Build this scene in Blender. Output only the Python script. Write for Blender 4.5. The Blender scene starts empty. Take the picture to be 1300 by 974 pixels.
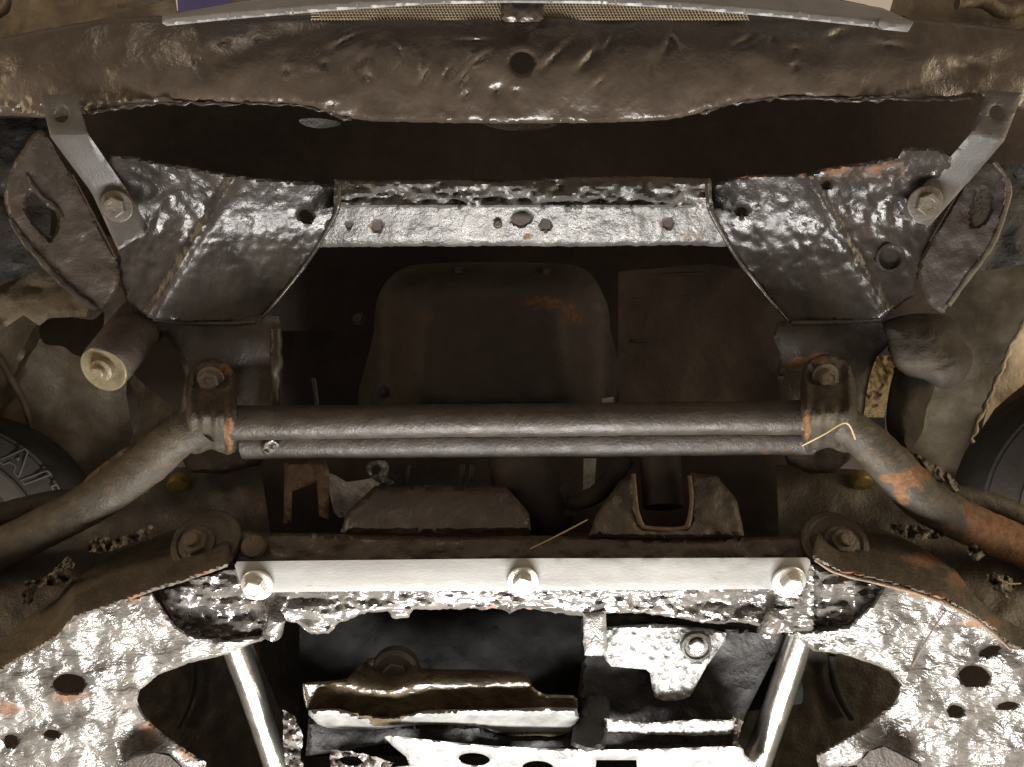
import bpy, bmesh, math, random
import numpy as np
from mathutils import Vector, Matrix, noise
from mathutils.geometry import delaunay_2d_cdt

random.seed(7)
scene = bpy.context.scene
C = scene.collection

# ------------------------------------------------------------------ camera
# The photographer lies under the front of the vehicle and looks straight up.
# World: X to the picture's right, -Y towards the vehicle's nose, Z up.
CAM_Z, REF = 0.10, 0.82                 # reference plane of the underbody is 0.82 m above the lens
S = 0.0008                              # metres per photograph pixel on that plane
cam = bpy.data.cameras.new('camera')
cam.sensor_width = 36.0
cam.lens = 36.0 * REF / (1300 * S)
cam.clip_start, cam.clip_end = 0.02, 50
camo = bpy.data.objects.new('camera', cam)
C.objects.link(camo)
camo.location = (0, 0, CAM_Z)
camo.rotation_euler = (math.pi, 0, 0)   # looks along +Z, picture-up is -Y
scene.camera = camo

# ------------------------------------------------------------------ world: dim warm light of the workshop
w = bpy.data.worlds.new('World')
scene.world = w
w.use_nodes = True
bg = w.node_tree.nodes['Background']
bg.inputs[0].default_value = (1.0, 0.79, 0.61, 1)
bg.inputs[1].default_value = 0.34

# ------------------------------------------------------------------ lamps
def area(name, loc, aim, sx, sy, watt, col):
    l = bpy.data.lights.new(name, 'AREA')
    l.shape = 'RECTANGLE'
    l.size, l.size_y, l.energy, l.color = sx, sy, watt, col
    o = bpy.data.objects.new(name, l)
    C.objects.link(o)
    o.location = loc
    o.rotation_euler = (Vector(aim) - Vector(loc)).to_track_quat('-Z', 'Y').to_euler()
    return o
# LED work lamp lying behind the axle, shining up and forward
area('work_lamp', (0.03, 0.78, 0.55), (0, 0.15, 0.92), 0.80, 0.14, 34, (1.0, 0.965, 0.92))
# warm fill added on both sides of the vehicle, lighting the wheel arches
area('side_fill', (-1.25, -0.10, 0.60), (-0.50, 0.05, 1.25), 0.9, 0.25, 5.5, (1.0, 0.74, 0.44))
area('side_fill', (1.25, -0.08, 0.60), (0.50, 0.05, 1.25), 0.9, 0.25, 10, (1.0, 0.80, 0.54))

# bare bulb hanging in front of the bumper, up left
area('hand_lamp', (-0.55, -0.85, 0.30), (0.0, -0.25, 0.9), 0.20, 0.20, 1.2, (1.0, 0.80, 0.60))

vs = scene.view_settings
vs.view_transform = 'Standard'
vs.look = 'None'
vs.exposure = 0.0
vs.gamma = 1.0
scene.cycles.use_denoising = True
scene.cycles.max_bounces = 6

# ------------------------------------------------------------------ helpers
def P(px, py, d=0.0):
    """photograph-pixel position on the reference plane, d metres deeper (up) -> world point"""
    k = (REF + d) / REF * S
    return Vector(((px - 650) * k, (py - 487) * k, CAM_Z + REF + d))
def sc(d):
    return (REF + d) / REF * S

def fbm(x, y, size, seed=0.0, octv=3):
    return noise.fractal(Vector((x / size, y / size, seed * 7.31)), 1.0, 2.0, octv)
def ridge(x, y, size, seed=0.0):
    return abs(noise.noise(Vector((x / size, y / size, seed * 5.17))))

def catmull(pts, n=6, closed=True):
    out = []
    m = len(pts)
    rng = range(m) if closed else range(m - 1)
    g = (lambda i: pts[i % m]) if closed else (lambda i: pts[max(0, min(m - 1, i))])
    for i in rng:
        p0, p1, p2, p3 = (np.array(g(i + k), float) for k in (-1, 0, 1, 2))
        for j in range(n):
            t = j / n
            out.append(tuple(0.5 * ((2 * p1) + (-p0 + p2) * t + (2 * p0 - 5 * p1 + 4 * p2 - p3) * t * t + (-p0 + 3 * p1 - 3 * p2 + p3) * t ** 3)))
    if not closed:
        out.append(tuple(pts[-1]))
    return out

def ellipse(cx, cy, rx, ry, rot=0, n=16, wob=0.0):
    r = math.radians(rot)
    o = []
    for i in range(n):
        a = 2 * math.pi * i / n
        k = 1 + wob * noise.noise(Vector((math.cos(a) * 1.3 + cx, math.sin(a) * 1.3, cy * 0.3)))
        u, v = rx * k * math.cos(a), ry * k * math.sin(a)
        o.append((cx + u * math.cos(r) - v * math.sin(r), cy + u * math.sin(r) + v * math.cos(r)))
    return o

def resample(poly, res):
    out = []
    for i, a in enumerate(poly):
        b = poly[(i + 1) % len(poly)]
        L = math.hypot(b[0] - a[0], b[1] - a[1])
        n = max(1, int(round(L / res)))
        for j in range(n):
            out.append((a[0] + (b[0] - a[0]) * j / n, a[1] + (b[1] - a[1]) * j / n))
    return out

def inside(poly, X, Y):
    res = np.zeros(len(X), bool)
    n = len(poly)
    for i in range(n):
        x1, y1 = poly[i]
        x2, y2 = poly[(i + 1) % n]
        if y1 == y2:
            continue
        c = ((y1 > Y) != (y2 > Y)) & (X < (x2 - x1) * (Y - y1) / (y2 - y1) + x1)
        res ^= c
    return res

def bdist(polys, X, Y):
    D = np.full(len(X), 1e9)
    for poly in polys:
        n = len(poly)
        for i in range(n):
            ax, ay = poly[i]
            bx, by = poly[(i + 1) % n]
            dx, dy = bx - ax, by - ay
            L = dx * dx + dy * dy + 1e-12
            t = np.clip(((X - ax) * dx + (Y - ay) * dy) / L, 0, 1)
            D = np.minimum(D, np.hypot(X - ax - t * dx, Y - ay - t * dy))
    return D

def finish(name, verts, faces, mat, parent=None, rust=None, sharp=40, label=None, kind=None):
    me = bpy.data.meshes.new(name)
    V = np.array([tuple(v) for v in verts], float)
    c = V.mean(axis=0)
    me.from_pydata((V - c).tolist(), [], faces)
    me.update()
    bm = bmesh.new()
    bm.from_mesh(me)
    bmesh.ops.recalc_face_normals(bm, faces=bm.faces)
    bm.to_mesh(me)
    bm.free()
    me.shade_smooth()
    me.set_sharp_from_angle(angle=math.radians(sharp))
    if rust is not None:
        a = me.attributes.new('rust', 'FLOAT', 'POINT')
        a.data.foreach_set('value', np.array(rust, np.float32))
    me.materials.append(M[mat])
    o = bpy.data.objects.new(name, me)
    C.objects.link(o)
    if parent is not None:
        o.parent = parent
        o.matrix_parent_inverse = Matrix.Identity(4)
        q = parent
        off = Vector((0, 0, 0))
        while q is not None:
            off += q.location
            q = q.parent
        o.location = Vector(c) - off
    else:
        o.location = c
    if label:
        o['label'] = label
    if kind:
        o['kind'] = kind
    return o

def relief(name, outline, dfn, thick, mat, parent=None, holes=(), res=7.0, round_px=0.0, round_m=0.0, smooth=0,
           jag=0.0, rust=None, label=None, sharp=40, flange=None, kind=None):
    """A solid sheet: outline and holes in photograph pixels, dfn(px,py)->depth of its lower face, real thickness."""
    if smooth:
        outline = catmull(outline, smooth)
    polys = [resample(outline, res)] + [resample(h, max(2.0, res * 0.6)) for h in holes]
    if jag:
        polys[0] = [(x + jag * noise.noise(Vector((x * .13, y * .13, 1.7))) + .5 * jag * noise.noise(Vector((x * .41, y * .41, 4.7))),
                     y + jag * noise.noise(Vector((x * .13, y * .13, 9.2))) + .5 * jag * noise.noise(Vector((x * .41, y * .41, 6.2)))) for x, y in polys[0]]
    xs = [p[0] for p in polys[0]]
    ys = [p[1] for p in polys[0]]
    gx, gy = np.meshgrid(np.arange(min(xs) + res / 2, max(xs), res), np.arange(min(ys) + res / 2, max(ys), res * .87))
    gx = gx + (np.arange(gx.shape[0]) % 2)[:, None] * res / 2
    rng = np.random.RandomState(3)
    X = (gx + rng.uniform(-.18, .18, gx.shape) * res).ravel()
    Y = (gy + rng.uniform(-.18, .18, gy.shape) * res).ravel()
    ok = inside(polys[0], X, Y)
    for h in polys[1:]:
        ok &= ~inside(h, X, Y)
    X, Y = X[ok], Y[ok]
    ok = bdist(polys, X, Y) > res * .45
    X, Y = X[ok], Y[ok]
    co, edges = [], []
    for p in polys:
        s = len(co)
        co += [Vector(q) for q in p]
        edges += [(s + i, s + (i + 1) % len(p)) for i in range(len(p))]
    co += [Vector((a, b)) for a, b in zip(X, Y)]
    v, e, f, _, _, _ = delaunay_2d_cdt(co, edges, [], 1, 1e-5)
    VX = np.array([q[0] for q in v]); VY = np.array([q[1] for q in v])
    tri = np.array([t for t in f if len(t) == 3])
    cx, cy = VX[tri].mean(1), VY[tri].mean(1)
    keep = inside(polys[0], cx, cy)
    for h in polys[1:]:
        keep &= ~inside(h, cx, cy)
    tri = tri[keep]
    D = bdist(polys, VX, VY)
    n = len(VX)
    front, back = [], []
    for i in range(n):
        d = dfn(VX[i], VY[i])
        back.append(P(VX[i], VY[i], d + thick + round_m))
        if round_px and D[i] < round_px:
            t = 1 - D[i] / round_px
            d += round_m * (1 - math.sqrt(max(0, 1 - t * t)))
        front.append(P(VX[i], VY[i], d))
    cnt = {}
    for t in tri:
        for a, b in ((t[0], t[1]), (t[1], t[2]), (t[2], t[0])):
            k = (min(a, b), max(a, b))
            cnt[k] = cnt.get(k, 0) + 1
    faces = [tuple(int(q) for q in t) for t in tri] + [tuple(int(q) + n for q in t[::-1]) for t in tri]
    for (a, b), c in cnt.items():
        if c == 1:
            faces.append((int(a), int(b), int(b) + n, int(a) + n))
    used = sorted({q for f_ in faces for q in f_})
    remap = {q: i for i, q in enumerate(used)}
    allv = front + back
    faces = [tuple(remap[q] for q in f_) for f_ in faces]
    rv = None
    if rust is not None:
        rr = [max(0.0, min(1.0, rust(VX[i], VY[i]))) for i in range(n)]
        rr = rr + rr
        rv = [rr[q] for q in used]
    return finish(name, [allv[q] for q in used], faces, mat, parent, rv, sharp, label, kind)

def tube(name, pts, mat, parent=None, ring=20, sub=8, wob=0.0, rust=None, label=None, smooth=True, caps=True, flat=1.0, kind=None):
    """pts: (px, py, depth, radius_px)"""
    q = catmull(pts, sub, closed=False) if smooth else pts
    cen = [P(a, b, d) for a, b, d, r in q]
    verts, faces, rv = [], [], []
    for i, c in enumerate(cen):
        t = (cen[min(i + 1, len(cen) - 1)] - cen[max(i - 1, 0)]).normalized()
        n = t.cross(Vector((0, 0, 1)))
        if n.length < 1e-4:
            n = Vector((1, 0, 0))
        n.normalize()
        b = n.cross(t).normalized()
        r = q[i][3] * sc(q[i][2])
        for k in range(ring):
            a = 2 * math.pi * k / ring
            dr = n * math.cos(a) + b * math.sin(a) * flat
            rr = r
            p = c + dr * r
            if wob:
                rr = r * (1 + wob * noise.fractal(p * 90, 1.0, 2.0, 3))
            verts.append(c + dr * rr)
            if rust:
                rv.append(max(0, min(1, rust(q[i][0] + 30 * noise.noise(p * 60), q[i][1], math.sin(a)))))
        if i:
            s, s0 = i * ring, (i - 1) * ring
            for k in range(ring):
                faces.append((s0 + k, s0 + (k + 1) % ring, s + (k + 1) % ring, s + k))
    if caps:
        faces.append(tuple(range(ring))[::-1])
        faces.append(tuple(range(len(verts) - ring, len(verts))))
    return finish(name, verts, faces, mat, parent, rv if rust else None, 50, label, kind)

def frame(axis):
    a = Vector(axis).normalized()
    u = a.cross(Vector((0.3, 1, 0.1)))
    u.normalize()
    return u, a.cross(u).normalized(), a

def lathe(name, c, axis, prof, mat, parent=None, n=28, label=None, rust=None, sharp=35, wob=0.0):
    """prof: list of (radius, height along axis) in metres; c world point; axis points out of the surface"""
    u, v, a = frame(axis)
    verts, faces = [], []
    for i, (r, h) in enumerate(prof):
        for k in range(n):
            t = 2 * math.pi * k / n
            p = c + (u * math.cos(t) + v * math.sin(t)) * r + a * h
            if wob:
                p = p + (u * math.cos(t) + v * math.sin(t)) * (r * wob * noise.fractal(p * 60, 1, 2, 3))
            verts.append(p)
        if i:
            for k in range(n):
                faces.append(((i - 1) * n + k, (i - 1) * n + (k + 1) % n, i * n + (k + 1) % n, i * n + k))
    faces.append(tuple(range(n))[::-1])
    faces.append(tuple(range(len(verts) - n, len(verts))))
    rv = [rust] * len(verts) if rust is not None else None
    return finish(name, verts, faces, mat, parent, rv, sharp, label)

def hexhead(c, axis, af, h, base, fr, fh, spin=0.0, stud=0.0):
    """verts/faces of a flanged hexagon head; all in metres"""
    u, v, a = frame(axis)
    verts, faces = [], []
    def ringv(r, hh, n, off=0.0):
        s = len(verts)
        for k in range(n):
            t = 2 * math.pi * k / n + off
            verts.append(c + (u * math.cos(t) + v * math.sin(t)) * r + a * hh)
        return s
    def bridge(s0, s1, n):
        for k in range(n):
            faces.append((s0 + k, s0 + (k + 1) % n, s1 + (k + 1) % n, s1 + k))
    n = 36
    if fr:
        rr = [ringv(fr, base, n), ringv(fr, base + fh * .55, n), ringv(fr * .95, base + fh * .8, n), ringv(fr * .70, base + fh, n), ringv(af * .3, base + fh, n)]
        for s0, s1 in zip(rr, rr[1:]):
            bridge(s0, s1, n)
    b0 = base + (fh * .9 if fr else 0)
    R = af / math.sqrt(3)
    rr = [ringv(R, b0, 6, spin), ringv(R, b0 + h * .86, 6, spin), ringv(R * .88, b0 + h, 6, spin), ringv(R * .55, b0 + h, 6, spin), ringv(R * .48, b0 + h * .93, 6, spin)]
    for s0, s1 in zip(rr, rr[1:]):
        bridge(s0, s1, 6)
    faces.append(tuple(range(rr[-1], rr[-1] + 6)))
    if stud:
        rs = [ringv(af * .30, b0, 16), ringv(af * .30, b0 + h + stud * .9, 16), ringv(af * .25, b0 + h + stud, 16)]
        for s0, s1 in zip(rs, rs[1:]):
            bridge(s0, s1, 16)
        faces.append(tuple(range(rs[-1], rs[-1] + 16)))
    return verts, faces

def bolt(px, py, d, mat, parent, af=14, h=8, fr=19, fh=3, axis=(0, 0, -1), spin=0.0, stud=0.0, name='bolt', label=None, rust=None):
    k = sc(d)
    v, f = hexhead(P(px, py, d), axis, af * k, h * k, 0, fr * k if fr else 0, fh * k, spin, stud * k)
    return finish(name, v, f, mat, parent, [rust] * len(v) if rust is not None else None, 25, label)

# ------------------------------------------------------------------ materials
M = {}
def mat(name, c1, c2, rough=(.35, .6), metallic=0.0, bumps=((220, .6),), spots=0.0, spot_col=(.16, .06, .02), col_scale=30,
        rust_col=(.14, .068, .030), coat=0.0, aniso=None, stretch=None, dust=0.0, dust_col=(.16, .12, .075), spec=0.5, spot_scale=55):
    m = bpy.data.materials.new(name)
    m.use_nodes = True
    nt = m.node_tree
    N, L = nt.nodes, nt.links
    b = N['Principled BSDF']
    def nd(t, **kw):
        o = N.new(t)
        for k, v in kw.items():
            setattr(o, k, v)
        return o
    tc = nd('ShaderNodeTexCoord')
    vec = tc.outputs['Object']
    if stretch:
        mp = nd('ShaderNodeMapping')
        mp.inputs['Scale'].default_value = stretch
        L.new(vec, mp.inputs['Vector'])
        svec = mp.outputs[0]
    else:
        svec = vec
    def nz(scale, detail=3, v=None, dist=0.0, rough_=.6):
        t = nd('ShaderNodeTexNoise')
        t.inputs['Scale'].default_value = scale
        t.inputs['Detail'].default_value = detail
        t.inputs['Roughness'].default_value = rough_
        t.inputs['Distortion'].default_value = dist
        L.new(v or vec, t.inputs['Vector'])
        return t.outputs[0]
    def ramp(src, lo, hi):
        r = nd('ShaderNodeMapRange')
        r.inputs['From Min'].default_value, r.inputs['From Max'].default_value = lo, hi
        L.new(src, r.inputs['Value'])
        return r.outputs[0]
    def mix(fac, a, bb):
        x = nd('ShaderNodeMix', data_type='RGBA')
        L.new(fac, x.inputs['Factor'])
        for s, v in ((x.inputs[6], a), (x.inputs[7], bb)):
            if isinstance(v, tuple):
                s.default_value = (*v, 1)
            else:
                L.new(v, s)
        return x.outputs[2]
    col = mix(ramp(nz(col_scale, 5, svec, .4), .35, .68), c1, c2)
    if dust:
        col = mix(ramp(nz(16, 5, None, .6, .7), .62 - .3 * dust, .80 - .2 * dust), col, dust_col)
    if spots:
        col = mix(ramp(nz(spot_scale, 5, svec, .8, .7), .72 - .25 * spots, .80 - .22 * spots), col, spot_col)
    at = nd('ShaderNodeAttribute', attribute_name='rust')
    ad = nd('ShaderNodeMath', operation='ADD')
    L.new(at.outputs['Fac'], ad.inputs[0])
    s1 = nd('ShaderNodeMath', operation='SUBTRACT')
    L.new(nz(70, 5, None, .5, .7), s1.inputs[0])
    s1.inputs[1].default_value = 1.02
    L.new(s1.outputs[0], ad.inputs[1])
    rf = ramp(ad.outputs[0], -.06, .16)
    rc = mix(ramp(nz(160, 3), .3, .7), rust_col, tuple(x * .45 for x in rust_col))
    col = mix(rf, col, rc)
    L.new(col, b.inputs['Base Color'])
    rr = nd('ShaderNodeMapRange')
    rr.inputs['To Min'].default_value, rr.inputs['To Max'].default_value = rough
    rr.inputs['From Min'].default_value, rr.inputs['From Max'].default_value = .3, .7
    L.new(nz(45, 4, svec, .3, .65), rr.inputs['Value'])
    mx = nd('ShaderNodeMix')
    L.new(rf, mx.inputs['Factor'])
    L.new(rr.outputs[0], mx.inputs[2])
    mx.inputs[3].default_value = .85
    L.new(mx.outputs[0], b.inputs['Roughness'])
    if metallic:
        mm = nd('ShaderNodeMix')
        L.new(rf, mm.inputs['Factor'])
        mm.inputs[2].default_value = metallic
        mm.inputs[3].default_value = 0
        L.new(mm.outputs[0], b.inputs['Metallic'])
    b.inputs['Specular IOR Level'].default_value = spec
    if coat:
        b.inputs['Coat Weight'].default_value = coat
        b.inputs['Coat Roughness'].default_value = .12
    prev = None
    for bp in bumps:
        scale, dist = bp[0], bp[1]
        kind = bp[2] if len(bp) > 2 else 'n'
        if kind == 'n':
            src = nz(scale, 3, svec, .3)
        elif kind == 'r':      # crumpled ridges
            t = nz(scale, 3, svec, .9, .5)
            s_ = nd('ShaderNodeMath', operation='SUBTRACT'); L.new(t, s_.inputs[0]); s_.inputs[1].default_value = .5
            a_ = nd('ShaderNodeMath', operation='ABSOLUTE'); L.new(s_.outputs[0], a_.inputs[0])
            src = a_.outputs[0]
        else:                  # pits
            t = nd('ShaderNodeTexVoronoi')
            t.inputs['Scale'].default_value = scale
            L.new(svec, t.inputs['Vector'])
            src = ramp(t.outputs['Distance'], .0, .5)
        bn = nd('ShaderNodeBump')
        bn.inputs['Strength'].default_value = 1.0
        bn.inputs['Distance'].default_value = dist
        L.new(src, bn.inputs['Height'])
        if prev:
            L.new(prev, bn.inputs['Normal'])
        prev = bn.outputs['Normal']
    if prev:
        L.new(prev, b.inputs['Normal'])
    M[name] = m
    return m

# black tar undercoat in several states, dust, steel
mat('undercoat_satin', (.036, .027, .020), (.055, .042, .031), (.22, .40), bumps=((24, .0020), (110, .0008), (420, .0002)), dust=.08, dust_col=(.062, .048, .035), spots=.15, spot_col=(.022, .017, .013))
mat('rail_grime', (.028, .022, .018), (.045, .036, .029), (.28, .5), bumps=((60, .0022), (300, .0006)), dust=.1, dust_col=(.07, .055, .04))
mat('undercoat_gloss', (.015, .0125, .011), (.032, .027, .023), (.20, .42), bumps=((26, .0022), (110, .0009), (320, .0003)), stretch=(1, .5, 1), spots=.22, spot_col=(.036, .027, .018), spec=.34)
mat('undercoat_crumpled', (.030, .027, .025), (.12, .11, .10), (.14, .34), bumps=((40, .008, 'r'), (110, .0016)), spots=.2, spot_col=(.04, .026, .017), stretch=(.30, 1, 1), spec=1.0)
mat('arm_coat', (.038, .034, .030), (.13, .121, .108), (.16, .36), bumps=((24, .0032), (90, .0034, 'r'), (240, .0012)), spots=.46, spot_scale=70, spot_col=(.036, .026, .017), stretch=(.5, 1, 1), spec=.75)
mat('dark_grime', (.022, .018, .015), (.040, .032, .026), (.40, .65), bumps=((100, .0012), (420, .0005)), dust=.1, dust_col=(.06, .047, .034))
mat('mud_grime', (.030, .024, .016), (.056, .044, .029), (.45, .75), bumps=((60, .0018), (300, .0009)), spots=.2, spot_col=(.085, .054, .026), dust=.2, dust_col=(.078, .061, .038))
mat('liner_plastic', (.070, .054, .034), (.115, .089, .056), (.45, .75), bumps=((25, .002), (120, .0010), (300, .0005)), dust=.4, dust_col=(.15, .118, .078), spots=.15, spot_col=(.045, .034, .022))
mat('liner_tan_lit', (.13, .105, .068), (.20, .165, .11), (.5, .8), bumps=((25, .002), (120, .0010), (300, .0005)), dust=.4, dust_col=(.26, .215, .15), spots=.15, spot_col=(.09, .07, .045))  # lighter dusty copy of the liner plastic, brightened in place of lamp light
mat('dark_void', (.036, .027, .023), (.048, .036, .031), (.6, .85), bumps=((60, .002),), spec=.25)  # brown raised above black: veil of stray light put into the colour
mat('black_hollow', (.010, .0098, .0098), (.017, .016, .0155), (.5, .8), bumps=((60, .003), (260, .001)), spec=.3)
mat('bar_coat', (.015, .0115, .0085), (.027, .021, .015), (.40, .60), bumps=((60, .0011), (300, .0006)), spots=.32, spot_col=(.032, .019, .010), dust=.2, dust_col=(.042, .033, .023), spec=.4)
mat('arm_tube_coat', (.018, .0145, .010), (.034, .027, .018), (.5, .78), bumps=((60, .0022), (300, .0008)), dust=.3, dust_col=(.050, .040, .025), rust_col=(.13, .064, .028), spec=.3)
mat('grey_bracket', (.045, .042, .040), (.063, .059, .056), (.38, .55), bumps=((500, .0003),), spots=.2, spot_col=(.036, .031, .027), spec=.4)
mat('zinc_bar', (.185, .185, .179), (.25, .25, .243), (.30, .5), bumps=((500, .0002),), spots=.30, spot_scale=80, spot_col=(.135, .125, .11), stretch=(.35, 1, 1))
mat('pan_steel', (.10, .10, .098), (.21, .207, .20), (.24, .42), metallic=.3, bumps=((40, .0018), (300, .0004)), spots=.16, spot_col=(.03, .025, .02), spec=.8)
mat('shade_black', (.008, .0078, .0076), (.013, .0125, .012), (.85, .95), bumps=((60, .002),), spec=.08)  # near-black, so lamp-lit parts read as shaded: shade put into the colour
mat('cross_metal', (.035, .033, .031), (.085, .082, .078), (.22, .45), metallic=.15, bumps=((110, .0010), (380, .0005)), spots=.36, spot_col=(.022, .016, .012), spec=.4)
mat('zinc_bolt', (.40, .395, .365), (.54, .53, .49), (.24, .40), metallic=.6, bumps=((300, .0005),), spots=.22, spot_scale=120, spot_col=(.16, .13, .09))
mat('dull_bolt', (.06, .053, .044), (.10, .087, .072), (.38, .6), metallic=.2, bumps=((260, .0008),), spots=.35, spot_col=(.06, .035, .018))
mat('strut_steel', (.36, .35, .32), (.48, .47, .43), (.16, .30), metallic=.95, bumps=((350, .0002),), spots=.10, spot_col=(.10, .08, .06))
mat('bare_metal', (.12, .117, .112), (.25, .245, .24), (.16, .40), metallic=.35, bumps=((90, .0022), (420, .0008)), spots=.44, spot_col=(.026, .021, .017))
mat('cast_iron', (.035, .027, .018), (.085, .064, .038), (.14, .32), bumps=((32, .006), (260, .0006)), spots=.2, coat=.5)
mat('alloy_cast', (.14, .14, .137), (.30, .30, .293), (.18, .4), metallic=.15, bumps=((110, .003, 'p'), (70, .004, 'r')), spots=.50, spot_scale=110, spot_col=(.018, .016, .015))
mat('oil_pan_paint', (.030, .023, .021), (.042, .033, .029), (.50, .68), bumps=((90, .0008), (350, .0004)), spots=.2, spot_col=(.05, .032, .022), spec=.3, rust_col=(.12, .062, .028))
mat('rubber', (.022, .019, .016), (.038, .032, .026), (.6, .85), bumps=((120, .0010),), dust=.25, dust_col=(.05, .042, .03))
mat('boot_rubber', (.016, .0135, .011), (.030, .025, .020), (.68, .88), bumps=((45, .0020), (200, .0012)), dust=.25, dust_col=(.045, .036, .026), spec=.22)
mat('tyre_letter', (.07, .064, .056), (.10, .092, .08), (.6, .8), bumps=((200, .0005),))
mat('rim_paint', (.055, .050, .043), (.085, .078, .067), (.45, .65), bumps=((200, .0005),), dust=.3, dust_col=(.07, .056, .04))
mat('plastic_grey', (.14, .14, .14), (.18, .18, .18), (.35, .5), bumps=((300, .0002),), dust=.12, dust_col=(.20, .17, .14))
mat('plate_white', (.78, .78, .76), (.82, .82, .80), (.3, .45), bumps=())
mat('plate_blue', (.05, .045, .19), (.06, .055, .23), (.3, .45), bumps=())
mat('mesh_tan', (.20, .16, .10), (.28, .23, .15), (.5, .7), bumps=((200, .0005),))
mat('brass', (.13, .10, .03), (.19, .145, .045), (.35, .5), metallic=.4, bumps=((200, .0008),), spots=.4, spot_col=(.04, .03, .015))
mat('gold_washer', (.085, .070, .040), (.14, .115, .07), (.4, .6), metallic=.2, bumps=((200, .0010),), spots=.35, spot_col=(.045, .036, .022))
mat('straw', (.30, .22, .11), (.40, .31, .17), (.5, .7), bumps=())
mat('twig', (.05, .04, .03), (.09, .07, .05), (.5, .7), bumps=())
mat('gravel_tan', (.22, .165, .085), (.36, .28, .15), (.7, .9), bumps=((150, .006), (500, .002)))
mat('rusty_steel', (.075, .047, .028), (.13, .083, .048), (.45, .7), bumps=((140, .0015), (400, .0008)), spots=.4, spot_col=(.035, .022, .014))
mat('debris', (.07, .06, .047), (.16, .14, .112), (.3, .5), bumps=((120, .004), (300, .002)), spots=.2)

# ------------------------------------------------------------------ the vehicle (one thing) and its parts
V = bpy.data.objects.new('off_road_vehicle', None)
C.objects.link(V)
V.location = (0, 0, 0.8)
V.empty_display_size = .1
V['label'] = 'underside of an off-road vehicle front end, tarred black metal with new steel brackets'
V['category'] = 'vehicle'

def blob(cx, cy, rx, ry, s=1.0):
    return lambda x, y: s * max(0.0, 1.25 - math.hypot((x - cx) / rx, (y - cy) / ry))

# ---- dark body shell far above everything
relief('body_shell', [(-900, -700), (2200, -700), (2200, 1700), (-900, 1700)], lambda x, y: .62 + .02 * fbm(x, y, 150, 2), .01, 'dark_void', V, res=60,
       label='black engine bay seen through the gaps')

# ---- radiator support behind the bumper
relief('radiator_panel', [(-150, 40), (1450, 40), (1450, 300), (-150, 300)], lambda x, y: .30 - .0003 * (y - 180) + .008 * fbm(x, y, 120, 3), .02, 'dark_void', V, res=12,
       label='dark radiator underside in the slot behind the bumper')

# ---- bumper valance
low = [(-330, 190), (-180, 165), (-60, 150), (20, 147), (62, 150), (114, 144), (156, 135), (208, 130), (277, 131), (363, 131), (400, 136), (430, 148), (470, 154), (560, 156), (650, 157), (760, 156), (840, 153), (880, 146), (905, 137), (936, 130), (1006, 122), (1075, 126), (1130, 125), (1196, 126), (1241, 122), (1300, 140), (1360, 150), (1480, 165), (1620, 190)]
up = [(1620, 120), (1480, 80), (1360, 52), (1300, 38), (1230, 30), (1150, 22), (1000, 20), (880, 19), (650, 18), (430, 19), (300, 20), (200, 20), (130, 24), (60, 36), (0, 48), (-60, 58), (-180, 82), (-330, 120)]
grooves = [(705, 73, 26, 5, -42), (748, 76, 19, 6, -48), (775, 55, 12, 4, -60), (848, 58, 13, 5, -70), (855, 52, 12, 4, 60), (948, 53, 16, 5, -25), (980, 52, 6, 4, -60), (1062, 45, 17, 6, -18), (1128, 60, 18, 6, 8), (1225, 85, 20, 8, 15), 
           (568, 92, 12, 4, -60), (590, 96, 14, 4, -50), (458, 80, 6, 12, 25), (465, 96, 7, 8, 0), (505, 62, 9, 3, 50), (440, 52, 22, 4, -25), (610, 75, 18, 4, -35), (630, 114, 7, 5, -30), (655, 116, 6, 4, 0), (540, 95, 14, 4, -60), (827, 85, 4, 16, 5), (760, 105, 12, 3, -40), (592, 120, 9, 4, -50),
           (600, 52, 22, 3, 2), (250, 78, 5, 7, 0), (285, 55, 7, 4, 0), (330, 52, 6, 4, 0), (363, 90, 4, 6, 30), (412, 82, 4, 5, 0), (1010, 84, 5, 4, -40), (1010, 62, 5, 3, 0)]
def valance(x, y):
    t = (y - 88) / 70.0
    d = -.055 + (.022 if t > 0 else .012) * t * t  - .010 * max(0, t) ** 3 + .00000008 * (x - 650) ** 2
    d += .004 * fbm(x, y * 1.4, 80, 1, 2) + .0010 * fbm(x, y, 30, 2, 2)
    for gx, gy, rx, ry, rot in grooves:
        if abs(x - gx) < 45 and abs(y - gy) < 45:
            r = math.radians(rot)
            u = (x - gx) * math.cos(r) + (y - gy) * math.sin(r)
            v = -(x - gx) * math.sin(r) + (y - gy) * math.cos(r)
            q = (u / rx) ** 2 + (v / ry) ** 2
            am = .0042 * min(1, min(rx, ry) / 6)
            d += am * math.exp(-q * 1.2) - .5 * am * math.exp(-((u / rx) ** 2 + ((v + ry * 1.7) / ry) ** 2))
    if y > 118:                       # rough torn lower lip at the sides
        e = min(1, (y - 118) / 14)
        side = 1 if (x < 430 or x > 890) else .25
        d += e * side * .003 * fbm(x, y, 7, 5, 3)
    return d
val = relief('bumper_valance', low + up, valance, .006, 'undercoat_satin', V, holes=[ellipse(663, 80, 14.5, 14.5, 0, 20, .12)], res=4.2, round_px=7, round_m=.006, jag=1.2,
       label='wide brown-black bumper valance with scraped lumpy undercoat and a round hole')
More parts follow.
